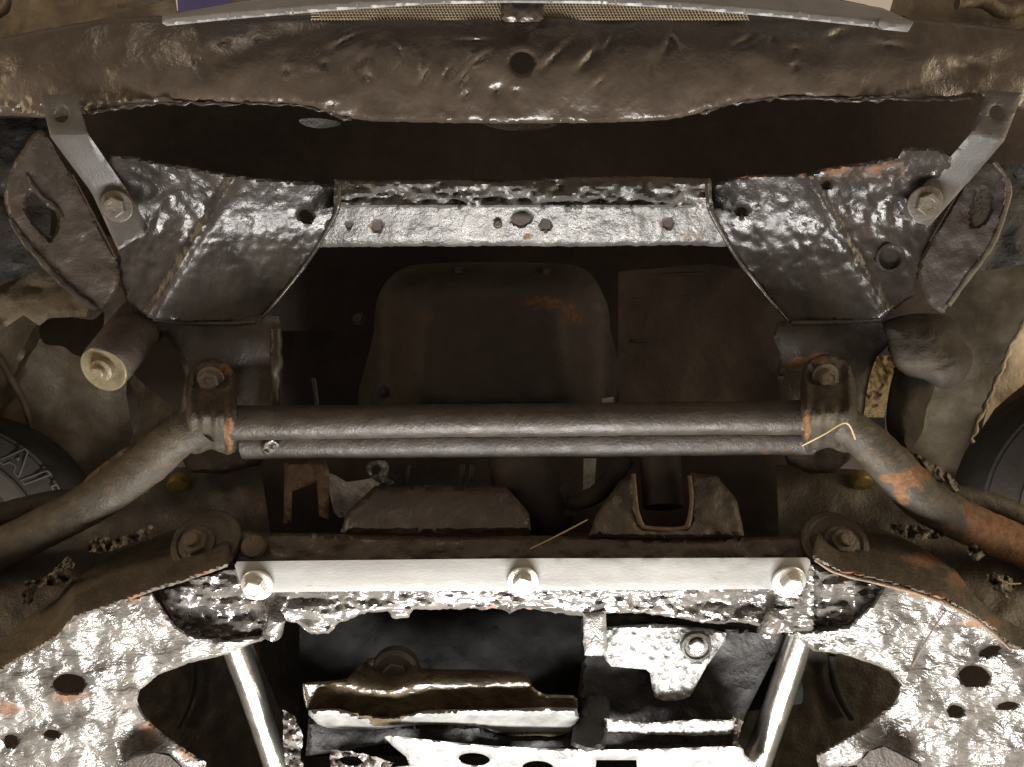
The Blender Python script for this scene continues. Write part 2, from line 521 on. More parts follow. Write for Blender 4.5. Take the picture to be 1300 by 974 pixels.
# bright torn rim under the valance at each side
def rimline(name, pts, amp, mat_, dd, w, seed, par):
    q = catmull(pts, 10, False)
    out = []
    for i, (x, y) in enumerate(q):
        out.append((x, y + amp * fbm(x, y, 9, seed), dd + .003 * fbm(x, y, 12, seed + 3), w * max(.2, 1 + 1.3 * fbm(x, y, 10, seed + 1))))
    return tube(name, out, mat_, par, ring=8, smooth=False, wob=.35)
rimline('torn_rim', [(112, 145), (156, 136), (208, 131), (277, 132), (340, 132), (380, 134), (415, 142), (445, 151)], 3, 'undercoat_gloss', -.036, 2.2, 3, val)
rimline('torn_rim', [(890, 143), (936, 131), (1006, 123), (1075, 127), (1130, 126), (1196, 127), (1240, 124)], 3, 'undercoat_gloss', -.036, 2.4, 8, val)
relief('metal_patch', [(380, 152), (402, 150), (430, 155), (428, 160), (405, 163), (386, 159)], lambda x, y: .03, .002, 'bare_metal', val, smooth=4, res=5)
relief('metal_patch', [(612, 157), (640, 155), (700, 156), (705, 160), (680, 165), (640, 165)], lambda x, y: .02, .002, 'bare_metal', val, smooth=4, res=5)

# bumper cover beyond the valance, at both upper corners
relief('bumper_cover', [(-420, -160), (1720, -160), (1720, 150), (1420, 82), (1300, 62), (1150, 40), (1150, 20), (200, 20), (200, 40), (0, 75), (-120, 90), (-420, 160)],
       lambda x, y: .05 - .0004 * (y + 20) + .012 * fbm(x, y, 60, 4) + .003 * fbm(x, y, 15, 5), .006, 'liner_plastic', V, res=9,
       label='dusty tan inner face of the front bumper cover')
for pts, r in (([(1215, 5, .01, 7), (1245, 2, .01, 8), (1275, 14, .01, 9), (1302, 5, .01, 14)], 1), ([(-5, 20, .01, 6), (8, 8, .01, 5), (10, -10, .01, 5)], 1), ([(150, 6, .015, 5), (200, -2, .015, 5), (230, -12, .015, 5)], 1)):
    tube('wiring', pts, 'liner_plastic', V, ring=12, wob=.25)

# ---- number plate and its holder strip
strip_lo = [(212, 33), (290, 25), (425, 13.5), (540, 6), (650, 3.5), (760, 5), (880, 12.5), (1000, 23), (1120, 36), (1154, 39)]
def sy(x):
    for (a, b), (c, e) in zip(strip_lo, strip_lo[1:]):
        if a <= x <= c:
            return b + (e - b) * (x - a) / (c - a)
    return strip_lo[0][1] if x < 212 else strip_lo[-1][1]
hold = relief('plate_holder', [(206, 20), (206, 30)] + strip_lo + [(1160, 28), (1120, 10), (1040, -4), (880, -14), (650, -26), (425, -14), (300, 3)],
       lambda x, y: -.088 + .0011 * max(0, sy(x) - 10 - y) , .004, 'plastic_grey', V, res=3, round_px=2.5, round_m=.002,
       label='grey plastic number plate holder with moulded ribs along its curved edge')
for i in range(11):
    x = 290 + i * 82
    y = sy(x)
    tube('rib', [(x, y + .5, -.090, 1.5), (x - 1, y - 7, -.091, 1.6)], 'plastic_grey', hold, ring=8, sub=3)
relief('clip_end', [(1117, 22), (1160, 28), (1152, 41), (1114, 37)], lambda x, y: -.093, .006, 'plastic_grey', hold, res=6, round_px=3, round_m=.002)
pl = relief('number_plate', [(215, -60), (1150, -60), (1128, 20), (1100, 6), (1040, -6), (300, -4), (225, 14)], lambda x, y: -.066 + .0004 * (20 - y), .002, 'plate_white', V, res=14,
       label='white number plate edge with a blue end band')
relief('blue_band', [(222, -58), (300, -58), (294, 6), (226, 15)], lambda x, y: -.0675 + .0004 * (20 - y), .0008, 'plate_blue', pl, res=12)

# ---- fine grille mesh between holder and valance: strands woven both ways, joined
def grille():
    verts, faces = [], []
    def strand(a, b, r=.6):
        pa, pb = P(*a), P(*b)
        t = (pb - pa).normalized()
        n = t.cross(Vector((0, 0, 1))).normalized() * r * S
        z = Vector((0, 0, r * S))
        s = len(verts)
        for p in (pa, pb):
            verts.extend([p + n, p + z, p - n, p - z])
        for k in range(4):
            faces.append((s + k, s + (k + 1) % 4, s + 4 + (k + 1) % 4, s + 4 + k))
    for i in range(130):
        x = 395 + i * 4.2
        strand((x, -4, -.045), (x + 14, 26, -.045))
        strand((x + 14, -4, -.0435), (x, 26, -.0435))
    for j in range(9):
        y = -3 + j * 3.4
        strand((395, y, -.0442), (950, y, -.0442), .45)
    return finish('grille_mesh', verts, faces, 'mesh_tan', V, None, 30, 'fine tan wire mesh under the number plate holder', 'stuff')
grille()
relief('hood_latch_block', [(636, 2), (690, 2), (690, 24), (684, 28), (642, 28), (636, 24)], lambda x, y: -.066 + .003 * fbm(x, y, 12, 3), .02, 'undercoat_satin', V, res=5, round_px=4, round_m=.004,
       label='small dark block in the middle of the mesh')

# ---- front cross member
def cross_d(x, y):
    if y < 263:
        d = -.030 + (y - 225) * .00025 + .0110 * (ridge(x * .45, y * 1.4, 20, 3) - .2) + .0055 * fbm(x * .6, y * 1.3, 11, 6, 3)
        if y < 236:
            d += (236 - y) * .0009
        d += .006 * math.exp(-((x - 625) / 26) ** 2 - ((y - 252) / 6) ** 2) + .006 * math.exp(-((x - 725) / 60) ** 4 - ((y - 257) / 3.5) ** 2)
    else:
        d = -.016 + (y - 263) * .00050 + .0007 * fbm(x, y, 22, 2)
        if x > 690:
            d += .0016 * ridge(x, y, 14, 5)
        d += .002 * max(0, (y - 304) / 8)
    return d
crs = relief('front_cross_member', [(424, 228), (470, 230), (560, 228), (640, 231), (700, 226), (760, 225), (830, 224), (903, 227), (906, 268), (932, 314), (860, 311), (760, 313), (640, 312), (520, 313), (404, 314), (424, 270)],
       cross_d, .01, 'cross_metal', V, res=3.4, jag=1.6, round_px=3, round_m=.003,
       holes=[ellipse(443, 286, 3.2, 3.2, 0, 10), ellipse(479, 287, 6, 5.5, 0, 12, .2), ellipse(662, 277, 12, 9, -6, 18, .15), ellipse(693, 286, 6, 5.5, 0, 12, .1), ellipse(848, 284, 5.5, 5, 0, 12)],
       rust=lambda x, y: .62 * max(blob(750, 303, 9, 8)(x, y), blob(670, 300, 14, 8)(x, y), blob(470, 287, 9, 6)(x, y), .8 * blob(880, 300, 40, 12)(x, y)) + (.55 if y < 229 and x > 715 else 0) + (.25 if y > 309 else 0),
       label='shiny crumpled tar-coated cross member with bolt holes')
bolt(632, 285, -.009, 'dull_bolt', crs, af=7, h=2.5, fr=6, fh=1.2)
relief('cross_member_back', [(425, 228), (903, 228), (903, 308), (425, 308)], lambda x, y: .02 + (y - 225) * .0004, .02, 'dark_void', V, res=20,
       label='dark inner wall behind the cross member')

# ---- gussets to either side: two planes meeting on a ridge
def bend(y):
    # steep upper flank easing into the flatter lower flank
    return (y - 215) * .00004 + .00064 * ((y - 215) - 16 * math.log1p(math.exp((y - 288) / 16)))
def gusset_l(x, y):
    rx = 292 - (y - 235) * .62                # ridge line
    base = -.022 + bend(y)
    d = base + (-.00010 * (rx - x) if x < rx else .00022 * (x - rx))
    d -= .005 * math.exp(-((x - rx) / 7) ** 2)
    e = 1.0 if y < 300 else max(.25, 1 - (y - 300) / 110)
    if x < rx:
        d += e * (.0026 * (ridge(x + .4 * y, y * .6, 30, 2) - .2) + .0018 * fbm(x, y, 12, 4, 3))
    else:
        d += e * (.0012 * (ridge(x, y, 26, 9) - .2) + .0012 * fbm(x, y, 10, 7, 3))
    return d
gl = relief('gusset', [(142, 197), (170, 199), (205, 207), (250, 214), (292, 222), (350, 228), (400, 232), (430, 236), (428, 266), (404, 312), (376, 350), (328, 408), (285, 411), (235, 410), (190, 404), (158, 380), (150, 330), (138, 262), (128, 220)],
       gusset_l, .012, 'undercoat_gloss', V, res=3.8, holes=[ellipse(388, 274, 9, 7, 20, 14, .2)], jag=1.5, round_px=4, round_m=.004,
       rust=lambda x, y: .42 if y < 216 and x > 180 else 0,
       label='glossy tarred triangular gusset left of the cross member')
tube('flange_edge', [(431, 236, -.030, 2.4), (430, 258, -.026, 2.6), (425, 275, -.016, 2.6), (404, 312, .008, 2.4), (376, 352, .036, 2.2), (330, 407, .05, 1.8)], 'undercoat_gloss', gl, ring=10, wob=.3)
def gusset_r(x, y):
    rx = 1030 + (y - 235) * .60
    base = -.022 + bend(y)
    d = base + (-.00010 * (x - rx) if x > rx else .00022 * (rx - x))
    d -= .004 * math.exp(-((x - rx) / 8) ** 2)
    e = 1.0 if y < 320 else max(.25, 1 - (y - 320) / 90)
    if x > rx:
        d += e * (.0030 * (ridge(x - .5 * y, y * .6, 28, 12) - .2) + .0020 * fbm(x, y, 12, 14, 3))
    else:
        d += e * (.0026 * (ridge(x + .6 * y, y, 24, 19) - .2) + .0014 * fbm(x, y, 10, 17, 3))
    return d
gr = relief('gusset', [(898, 236), (940, 224), (964, 222), (1016, 222), (1057, 212), (1120, 203), (1138, 198), (1146, 188), (1190, 187), (1212, 200), (1196, 262), (1175, 320), (1160, 375), (1120, 405), (1060, 409), (1002, 411), (954, 351), (931, 320), (901, 268)],
       gusset_r, .012, 'undercoat_gloss', V, res=3.8, holes=[ellipse(1129, 327, 14, 11, 0, 18, .1), ellipse(942, 268, 7, 5, 0, 12, .2), ellipse(1050, 234, 5, 4, 0, 10)], jag=1.5, round_px=4, round_m=.004,
       rust=lambda x, y: (.50 if y < 226 and x < 1150 else 0) + .6 * blob(1060, 214, 14, 6)(x, y) + .5 * blob(935, 226, 30, 4)(x, y),
       label='glossy tarred triangular gusset right of the cross member')
tube('flange_edge', [(897, 236, -.030, 2.4), (899, 258, -.026, 2.6), (903, 272, -.016, 2.6), (929, 318, .010, 2.4), (954, 352, .036, 2.2), (1002, 410, .05, 1.8)], 'undercoat_gloss', gr, ring=10, wob=.3)
lathe('hole_collar', P(1129, 327, gusset_r(1129, 327)), (0, .2, -1), [(.0145, -.002), (.015, .003), (.0125, .0035), (.0115, .001), (.0112, -.004)], 'undercoat_gloss', gr, 24)

# ---- tow plates with a big oval hole, on the outer side of each rail
def tow_l(x, y):
    d = -.020 + (x - 8) * .00028 + .002 * fbm(x, y, 22, 2, 3)
    return d
tow = relief('tow_plate', [(48, 165), (66, 176), (82, 205), (95, 222), (108, 248), (122, 276), (138, 308), (150, 330), (152, 356), (143, 380), (136, 388), (121, 394), (80, 358), (52, 330), (35, 311), (14, 280), (5, 249), (14, 214), (30, 188)],
       tow_l, .008, 'rail_grime', V, smooth=4, res=4.5, round_px=6, round_m=.005, jag=1.0,
       holes=[[(40, 244), (48, 250), (58, 261), (70, 268), (73, 280), (70, 296), (64, 303), (54, 295), (42, 282), (34, 266), (34, 252)]],
       label='muddy tow plate with an oval hole beside the left bracket')
tube('worn_edge', [(14, 278, -.018, 3), (24, 296, -.016, 4.5), (36, 312, -.013, 4.5), (54, 333, -.009, 4.5), (80, 360, -.002, 4.5), (104, 380, .004, 4.5), (123, 393, .01, 3.4)], 'undercoat_gloss', tow, ring=12, wob=.5)
tube('worn_edge', [(36, 224, -.013, 2.5), (44, 238, -.011, 3), (54, 250, -.009, 3), (70, 262, -.004, 3), (80, 276, -.001, 2.4)], 'undercoat_gloss', tow, ring=12, wob=.7)
tube('weld_seam', [(93, 222, -.002, 1.5), (118, 270, .002, 1.6), (148, 328, .008, 1.6)], 'bar_coat', tow, ring=8)
tow = relief('tow_plate', [(1230, 206), (1262, 204), (1274, 218), (1280, 240), (1277, 263), (1262, 305), (1248, 328), (1224, 358), (1203, 389), (1196, 398), (1176, 380), (1166, 340), (1179, 308), (1200, 272), (1222, 235)],
       lambda x, y: -.020 + (1282 - x) * .00030 + .002 * fbm(x, y, 22, 12, 3), .008, 'dark_grime', V, smooth=4, res=4.5, round_px=6, round_m=.005, jag=1.0,
       holes=[catmull([(1240, 246), (1250, 240), (1257, 252), (1255, 272), (1245, 285), (1236, 286), (1234, 268)], 3)],
       label='dark tow plate with an oval hole beside the right bracket')
tube('worn_edge', [(1262, 206, -.018, 2.5), (1277, 226, -.02, 2.6), (1281, 246, -.02, 2.8), (1272, 280, -.017, 3), (1256, 316, -.012, 3.4), (1228, 354, -.004, 3.6), (1204, 388, .006, 3)], 'mud_grime', tow, ring=12, wob=.4)
tube('weld_seam', [(1221, 236, -.004, 1.2), (1200, 272, .002, 1.2), (1180, 306, .008, 1.2)], 'bar_coat', tow, ring=8)

# ---- new Z-bent steel brackets
def strap(name, secs, th, mat_, hole, label):
    """secs: list of (left px,py, right px,py, depth) across-lines of a bent flat bar"""
    left = [(a, b) for a, b, c, e, d in secs]
    right = [(c, e) for a, b, c, e, d in secs]
    def dfn(x, y):
        # depth by projecting on the centre line
        best = None
        for (a, b, c, e, d), (a2, b2, c2, e2, d2) in zip(secs, secs[1:]):
            m1 = np.array(((a + c) / 2, (b + e) / 2)); m2 = np.array(((a2 + c2) / 2, (b2 + e2) / 2))
            # signed distances to the two across-lines
            def sd(p, q, r):
                n = np.array((-(q[1] - p[1]), q[0] - p[0])); n = n / np.linalg.norm(n)
                return np.dot(np.array(r) - np.array(p), n)
            s1, s2 = sd((a, b), (c, e), (x, y)), sd((a2, b2), (c2, e2), (x, y))
            if s1 >= -1e-6 and s2 <= 1e-6:
                return d + (d2 - d) * s1 / (s1 - s2 + 1e-9)
            if best is None and s1 < 0:
                best = d
        return secs[0][4] if best is not None and False else (secs[-1][4] if y > (secs[-1][1] + secs[-1][3]) / 2 - 8 else secs[0][4])
    return relief(name, left + right[::-1], dfn, th, mat_, V, holes=[hole], res=4.5, round_px=2.0, round_m=.0012, sharp=22, label=label)
br = strap('mounting_bracket', [(51, 122, 96, 118, -.066), (63, 170, 111, 168, -.074), (64, 174, 113, 172, -.073), (113, 240, 153, 230, -.034), (118, 248, 160, 239, -.030), (150, 318, 190, 292, -.022)], .004, 'grey_bracket',
      ellipse(78, 146, 9.2, 10, 15, 20), 'grey bent steel bracket bolted on at the left')
bolt(149, 262, -.0285, 'dull_bolt', br, af=23, h=9, fr=20, fh=4, axis=(.05, .32, -1), spin=.3)
br = strap('mounting_bracket', [(1254, 114, 1299, 118, -.066), (1234, 166, 1276, 176, -.074), (1232, 170, 1274, 180, -.073), (1187, 222, 1231, 230, -.034), (1178, 228, 1223, 238, -.030), (1137, 276, 1180, 287, -.022)], .004, 'grey_bracket',
      ellipse(1265, 143, 9, 9.5, 20, 20), 'grey bent steel bracket bolted on at the right')
bolt(1174, 258, -.0285, 'dull_bolt', br, af=25, h=10, fr=22, fh=4, axis=(-.05, .34, -1), spin=.1)

# ---- wheel arch liners
ll = relief('wheel_arch_liner', [(-420, 240), (-140, 300), (0, 360), (30, 345), (60, 328), (110, 330), (170, 380), (210, 420), (215, 500), (190, 590), (150, 640), (100, 680), (-140, 720), (-420, 760)],
       lambda x, y: .50 + .0011 * (x - 100) + .05 * math.sin((y - 330) / 120) + .01 * fbm(x, y, 50, 3) + (.02 * math.exp(-((x + .42 * y - 215) / 10) ** 2)), .006, 'liner_plastic', V, res=8, smooth=4,
       label='brown plastic wheel arch liner on the left')
relief('liner_flap', [(-300, 430), (-40, 385), (0, 363), (34, 340), (60, 331), (100, 340), (125, 385), (110, 402), (84, 403), (62, 404), (50, 414), (30, 400), (0, 420), (-40, 440), (-300, 490)], lambda x, y: .12 + .01 * fbm(x, y, 40, 7) - .0003 * (y - 380), .004, 'liner_plastic', ll, res=7, round_px=4, round_m=.004)
relief('liner_pocket', catmull([(50, 414), (66, 404), (92, 403), (118, 406), (132, 396), (128, 430), (112, 452), (94, 450), (80, 440), (56, 436)], 4), lambda x, y: .20, .004, 'dark_void', ll, res=9)
tube('liner_rib', [(0, 455, .42, 4), (14, 480, .42, 4), (30, 510, .42, 4), (40, 545, .42, 3)], 'liner_plastic', ll, ring=10)
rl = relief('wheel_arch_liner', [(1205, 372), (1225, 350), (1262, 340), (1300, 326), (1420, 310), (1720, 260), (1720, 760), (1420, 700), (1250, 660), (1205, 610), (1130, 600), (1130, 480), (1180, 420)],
       lambda x, y: .50 - .0009 * (x - 1200) + .03 * math.sin((y - 330) / 110) + .01 * fbm(x, y, 50, 13), .006, 'liner_tan_lit', V, res=8, smooth=3,
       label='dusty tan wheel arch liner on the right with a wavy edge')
rimq = catmull([(1306, 398), (1290, 428), (1274, 462), (1258, 500), (1244, 530), (1233, 562)], 10, False)
tube('wavy_lip', [(x + 1.2 * math.sin(i * .9) + 3 * fbm(x, y, 14, 3), y, .12, 2.6 + 1.0 * math.sin(i * 1.3)) for i, (x, y) in enumerate(rimq)], 'liner_tan_lit', rl, ring=10, smooth=False, wob=.3)
relief('lip_panel', [(1650, 350), (1420, 380), (1306, 402), (1288, 432), (1272, 470), (1256, 512), (1246, 545), (1262, 520), (1285, 500), (1310, 480), (1420, 470), (1650, 440)], lambda x, y: .135 + .006 * fbm(x, y, 30, 5), .004, 'liner_tan_lit', rl, res=8)
relief('outer_bracket', [(1205, 215), (1330, 205), (1560, 215), (1560, 300), (1330, 330), (1262, 342), (1240, 345), (1215, 360)], lambda x, y: .10 + .01 * fbm(x, y, 40, 3), .01, 'black_hollow', V, res=8,
       label='dark bumper stay outside the right tow plate')
relief('outer_bracket', [(-260, 190), (-60, 150), (60, 150), (70, 210), (60, 340), (0, 362), (-60, 380), (-260, 330)], lambda x, y: .10 + .01 * fbm(x, y, 40, 8), .01, 'black_hollow', V, res=8,
       label='dark bumper stay outside the left tow plate')
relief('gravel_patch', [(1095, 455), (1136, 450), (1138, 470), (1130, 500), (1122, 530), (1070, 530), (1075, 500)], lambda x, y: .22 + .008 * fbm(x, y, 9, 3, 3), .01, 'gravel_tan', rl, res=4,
       label='rough pale tan patch of the liner between bushing and clamp')  # rough tan, paler than the liner around it

# ---- wheels: tyre and rim seen through the arches
def wheel(cx, cy, d, R, axis, label, letters):
    c = P(cx, cy, d)
    k = sc(d)
    wh = bpy.data.objects.new('wheel', None)
    C.objects.link(wh)
    wh.parent = V
    wh.location = c - V.location
    wh['label'] = label
    r = R * k
    t = lathe('tyre', c, axis, [(r * .70, -.16), (r * .95, -.15), (r, -.12), (r, -.05), (r * .985, -.025), (r * .95, -.008), (r * .93, -.0075), (r * .925, -.004), (r * .86, .0), (r * .78, .001), (r * .745, -.001), (r * .735, -.004), (r * .72, -.004)], 'rubber', wh, 96)
    lathe('rim', c, axis, [(r * .735, -.02), (r * .735, .000), (r * .72, .003), (r * .60, .000), (r * .585, -.004), (r * .57, -.004), (r * .56, -.012), (r * .42, -.03), (r * .1, -.03)], 'rim_paint', wh, 96)
    if letters:
        u, v, a = frame(axis)
        for ch, ang in letters:
            cu = bpy.data.curves.new('letter', 'FONT')
            cu.body = ch
            cu.size = 40 * k
            cu.align_x = 'CENTER'
            cu.align_y = 'CENTER'
            cu.fill_mode = 'NONE'
            cu.bevel_depth = 1.3 * k
            cu.bevel_resolution = 1
            cu.resolution_u = 4
            cu.offset = 2.0 * k
            tmp = bpy.data.objects.new('tmp', cu)
            C.objects.link(tmp)
            bpy.context.view_layer.update()
            me = bpy.data.meshes.new_from_object(tmp.evaluated_get(bpy.context.evaluated_depsgraph_get()))
            bpy.data.objects.remove(tmp)
            me.name = 'lettering'
            me.materials.clear()
            me.materials.append(M['tyre_letter'])
            rad = Vector((math.cos(math.radians(ang)), math.sin(math.radians(ang)), 0))   # picture: +Y is down
            rad = (rad - a * rad.dot(a)).normalized()
            tan = a.cross(rad) * -1
            # picture-clockwise direction
            want = Vector((-rad.y, rad.x, 0))
            if tan.dot(want) < 0:
                tan = -tan
            m = Matrix.Identity(4)
            # glyph x -> tan, y -> rad, z -> out
            for i_ in range(3):
                m[i_][0], m[i_][1], m[i_][2] = tan[i_], rad[i_], a[i_]
            pos = rad * (r * .855) + a * .0012
            o = bpy.data.objects.new('lettering', me)
            C.objects.link(o)
            me.transform(m)
            o.parent = wh
            o.location = c + pos - wh.location - V.location
    return wh
wheel(-92, 700, .28, 176, (.25, -.05, -1), 'off-road tyre with raised lettering and grey rim at the left edge', [('A', -48), ('/', -36), ('T', -24)])
wheel(1455, 668, .28, 196, (-.25, -.05, -1), 'black tyre and grey rim at the right edge', [])

# ---- frame rails beside the engine bay
relief('frame_rail', [(170, 395), (330, 400), (356, 410), (352, 470), (352, 540), (330, 590), (240, 600), (225, 540), (236, 480), (215, 430), (180, 415)],
       lambda x, y: .055 + .0002 * (y - 400) + .003 * fbm(x, y, 30, 2, 3), .02, 'dark_grime', V, res=6, round_px=6, round_m=.006, smooth=2,
       label='dark frame rail above the left clamp')
tube('weld_column', [(350, 418, .052, 6), (351, 450, .053, 7), (350, 490, .055, 6.5), (347, 520, .057, 6)], 'bar_coat', V, ring=12, wob=.4, label='lumpy vertical weld bead on the left rail')
relief('frame_rail', [(988, 408), (1125, 404), (1140, 425), (1112, 455), (1100, 500), (1090, 560), (1060, 600), (1000, 590), (985, 520), (990, 450)],
       lambda x, y: .055 + .0002 * (y - 400) + .003 * fbm(x, y, 30, 12, 3), .02, 'dark_grime', V, res=6, round_px=6, round_m=.006, smooth=2,
       rust=lambda x, y: .95 * max(blob(1015, 462, 26, 12)(x, y), blob(1040, 453, 22, 8)(x, y)),
       label='dark frame rail with an orange rust patch above the right clamp')
tube('rail_seam', [(195, 405, .05, 3), (240, 410, .05, 3), (290, 411, .05, 3), (325, 409, .05, 3)], 'bar_coat', V, ring=8, label='thin seam under the left gusset')
tube('rail_seam', [(1004, 410, .048, 3.5), (1060, 409, .048, 3.5), (1118, 404, .048, 3.5)], 'bar_coat', V, ring=8, label='thin seam under the right gusset')

# ---- left shock absorber eye and right rubber boot
sh = tube('shock_absorber', [(196, 392, .10, 30), (170, 420, .06, 31), (145, 452, .015, 31), (136, 464, .004, 31)], 'dark_grime', V, ring=24, wob=.03, label='muddy suspension bushing with a yellowed washer at the left')
ax = (-.15, .45, -1)
ws = lathe('washer', P(133, 467, .000), ax, [(.0215, -.004), (.024, -.002), (.0245, .002), (.0235, .0035), (.018, .003), (.011, .002)], 'gold_washer', sh, 30, wob=.03)
lathe('nut', P(134, 467, -.002), ax, [(.012, 0), (.0115, .008), (.009, .0095), (.0068, .0095), (.0068, .015), (.0055, .0165)], 'gold_washer', sh, 20, wob=.05)
def boot_d(x, y):
    d = .012 - .0002 * (y - 400) + .0022 * fbm(x, y, 26, 4, 3)
    for k, (ya, am) in enumerate(((462, .0014),)):      # folds in the rubber
        yy = ya - .10 * (x - 1190) + 5 * math.sin((x - 1150) / 18 + k)
        d += am * math.exp(-((y - yy) / 3.0) ** 2) * max(0, min(1, (x - 1150) / 22)) - am * .6 * math.exp(-((y - yy - 9) / 6) ** 2)
    return d
relief('shock_absorber', [(1128, 438), (1182, 430), (1190, 470), (1184, 500), (1176, 520), (1172, 545), (1162, 562), (1150, 578), (1126, 545), (1128, 500), (1136, 462)],
       lambda x, y: .052 + .00012 * (y - 430) + .002 * fbm(x, y, 20, 5, 3), .02, 'boot_rubber', V, smooth=3, res=4.5, round_px=26, round_m=.04, label='dark shock absorber standing below the rubber boot')
relief('rubber_boot', [(1122, 412), (1140, 402), (1168, 398), (1198, 400), (1216, 410), (1223, 432), (1233, 446), (1234, 462), (1225, 480), (1212, 490), (1196, 494), (1184, 488), (1172, 482), (1150, 476), (1134, 462), (1128, 440)],
       boot_d, .02, 'boot_rubber', V, smooth=4, res=3.6, round_px=30, round_m=.045, label='big folded black rubber boot behind the right clamp')
relief('arm_pivot', [(160, 470), (185, 490), (222, 520), (226, 545), (190, 560), (170, 590), (165, 560), (180, 530)], lambda x, y: .16 + .01 * fbm(x, y, 30, 3), .01, 'mud_grime', V, res=8, smooth=3, label='small muddy lug in the dark gap left of the clamp')
relief('arm_gap', [(165, 420), (235, 420), (240, 520), (172, 565), (160, 500)], lambda x, y: .22, .01, 'dark_void', V, res=14, label='black gap between bushing and left clamp')

# ---- oil pan deep in the middle
def pan_d(x, y):
    u, v = abs((x - 625) / 150), abs((y - 445) / 115)
    e = (u ** 5 + v ** 5) ** .2
    d = .30
    if e < .98:
        t = min(1, (.98 - e) / .45)
        d -= .060 * (t * t * (3 - 2 * t))
    d -= .003 / (1 + math.exp((e - 1.06) * 25))
    if 670 < x < 740 and y > 455:
        d += .006 * math.exp(-((x - 705) / 14) ** 2) * min(1, (y - 455) / 30)
    return d + .0015 * fbm(x, y, 30, 4)
relief('oil_pan', catmull([(475, 560), (475, 420), (482, 372), (510, 342), (560, 334), (690, 334), (742, 342), (766, 375), (775, 420), (775, 560)], 4), pan_d, .01, 'oil_pan_paint', V, res=6.5,
       rust=lambda x, y: .72 * max(blob(690, 385, 55, 18)(x, y), blob(728, 400, 26, 22)(x, y), .8 * blob(540, 402, 45, 12)(x, y)), label='dark oil pan with a faint rusty stain')
for x, y in ((582, 347), (693, 347), (486, 497), (456, 405)):
    bolt(x, y, .292, 'oil_pan_paint', V, af=9, h=5, fr=8, fh=2, name='pan_bolt')
rb = relief('ribbed_housing', [(785, 345), (900, 335), (990, 350), (1000, 540), (785, 540)], lambda x, y: .30 + .006 * fbm(x, y, 60, 3), .01, 'dark_void', V, res=14, label='dark finned housing right of the oil pan')
for i in range(5):
    tube('cooling_fin', [(802, 352 + i * 27, .304, 2.0), (850, 349 + i * 28, .302, 2.4), (910 + 9 * (i % 3), 346 + i * 29, .304, 1.6)], 'dark_void', rb, ring=8, wob=.15)
relief('engine_mount', [(358, 420), (420, 420), (470, 440), (470, 560), (358, 560)], lambda x, y: .45 + .01 * fbm(x, y, 40, 3), .01, 'dark_void', V, res=12, label='dark engine mount left of the oil pan')
tube('hose', [(398, 480, .18, 3), (401, 500, .18, 3), (403, 520, .18, 3)], 'bar_coat', V, ring=8, label='short thin line above the stabiliser bar at the left')
relief('shiny_clip', [(764, 506), (779, 504), (779, 513), (765, 514)], lambda x, y: .09, .003, 'bare_metal', V, res=4, label='tiny shiny clip just above the stabiliser bar')

# ---- stabiliser bar: straight middle tube, clamps, bent arms
sb = bpy.data.objects.new('stabilizer_bar', None)
C.objects.link(sb)
sb.parent = V
sb.location = P(655, 534, .0) - V.location
sb['label'] = 'long round stabiliser bar across the middle with clamps and bent arms'
tube('bar_tube', [(296, 537, .0, 22), (420, 536, .0, 21.5), (560, 534, .0, 21), (720, 533, .0, 21), (880, 531, .0, 21), (1020, 530, .0, 22)], 'bar_coat', sb, ring=40, sub=24, wob=.03)
tube('bar_arm', [(262, 538, .002, 25), (225, 556, .004, 26), (185, 590, .010, 27), (130, 630, .02, 27), (60, 668, .03, 26), (-40, 716, .05, 26), (-170, 772, .06, 25), (-200, 790, .06, 14)], 'arm_tube_coat', sb, ring=28, sub=14, wob=.05,
     rust=lambda x, y, s: .38, label='muddy left arm of the stabiliser bar')
tube('bar_arm', [(1052, 528, .002, 22), (1086, 548, .004, 24), (1124, 584, .010, 27), (1168, 630, .02, 28), (1215, 658, .025, 27), (1270, 682, .035, 26), (1360, 720, .05, 26), (1480, 770, .06, 25), (1510, 786, .06, 14)], 'arm_tube_coat', sb, ring=28, sub=14, wob=.05,
     rust=lambda x, y, s: .70 * max(0, 1.15 - math.hypot((x - 1140) / 17, (s + .75) / .5)) + .22 * max(0, 1 - abs(x - 1112) / 14) + min(.74, max(.28, .28 + (x - 1190) * .012)), label='rusty right arm of the stabiliser bar with orange patches')
def clamp(x0, x1, yt, yb, bx, by, seed, rustf, label):
    cx = (x0 + x1) / 2
    hw = (x1 - x0) / 2
    def dfn(x, y):
        t = (y - yt) / (yb - yt)
        u = (x - cx) / hw
        d = .030 - .058 * math.exp(-((t - .62) / .28) ** 2) - .004
        d += .012 * u * u
        d -= .009 * math.exp(-((abs(u) - .78) / .16) ** 2)        # raised side flanges
        d += .004 * math.cos(u * 11 + .6) * max(0, min(1, (t - .45) * 4)) * (1 - abs(u))
        return d + .0022 * fbm(x, y, 14, seed, 3)
    cl = relief('clamp', [(x0 + 2, yb - 8), (x0, yt + 50), (x0 + 2, yt + 20), (x0 + 14, yt + 3), (cx, yt - 3), (x1 - 12, yt + 4), (x1, yt + 22), (x1 + 1, yt + 52), (x1 + 3, yb - 30), (x1 + 2, yb - 4), (x1 - 14, yb + 3), (cx, yb - 4), (x0 + 14, yb + 3)],
           dfn, .012, 'arm_tube_coat', sb, smooth=3, res=3.6, round_px=6, round_m=.008, jag=1, rust=rustf, label=label)
    bolt(bx, by, .020, 'dull_bolt', sb, name='clamp_bolt', af=22, h=12, fr=17, fh=4, axis=(.1, .25, -1), spin=.4, rust=.42)
    return cl
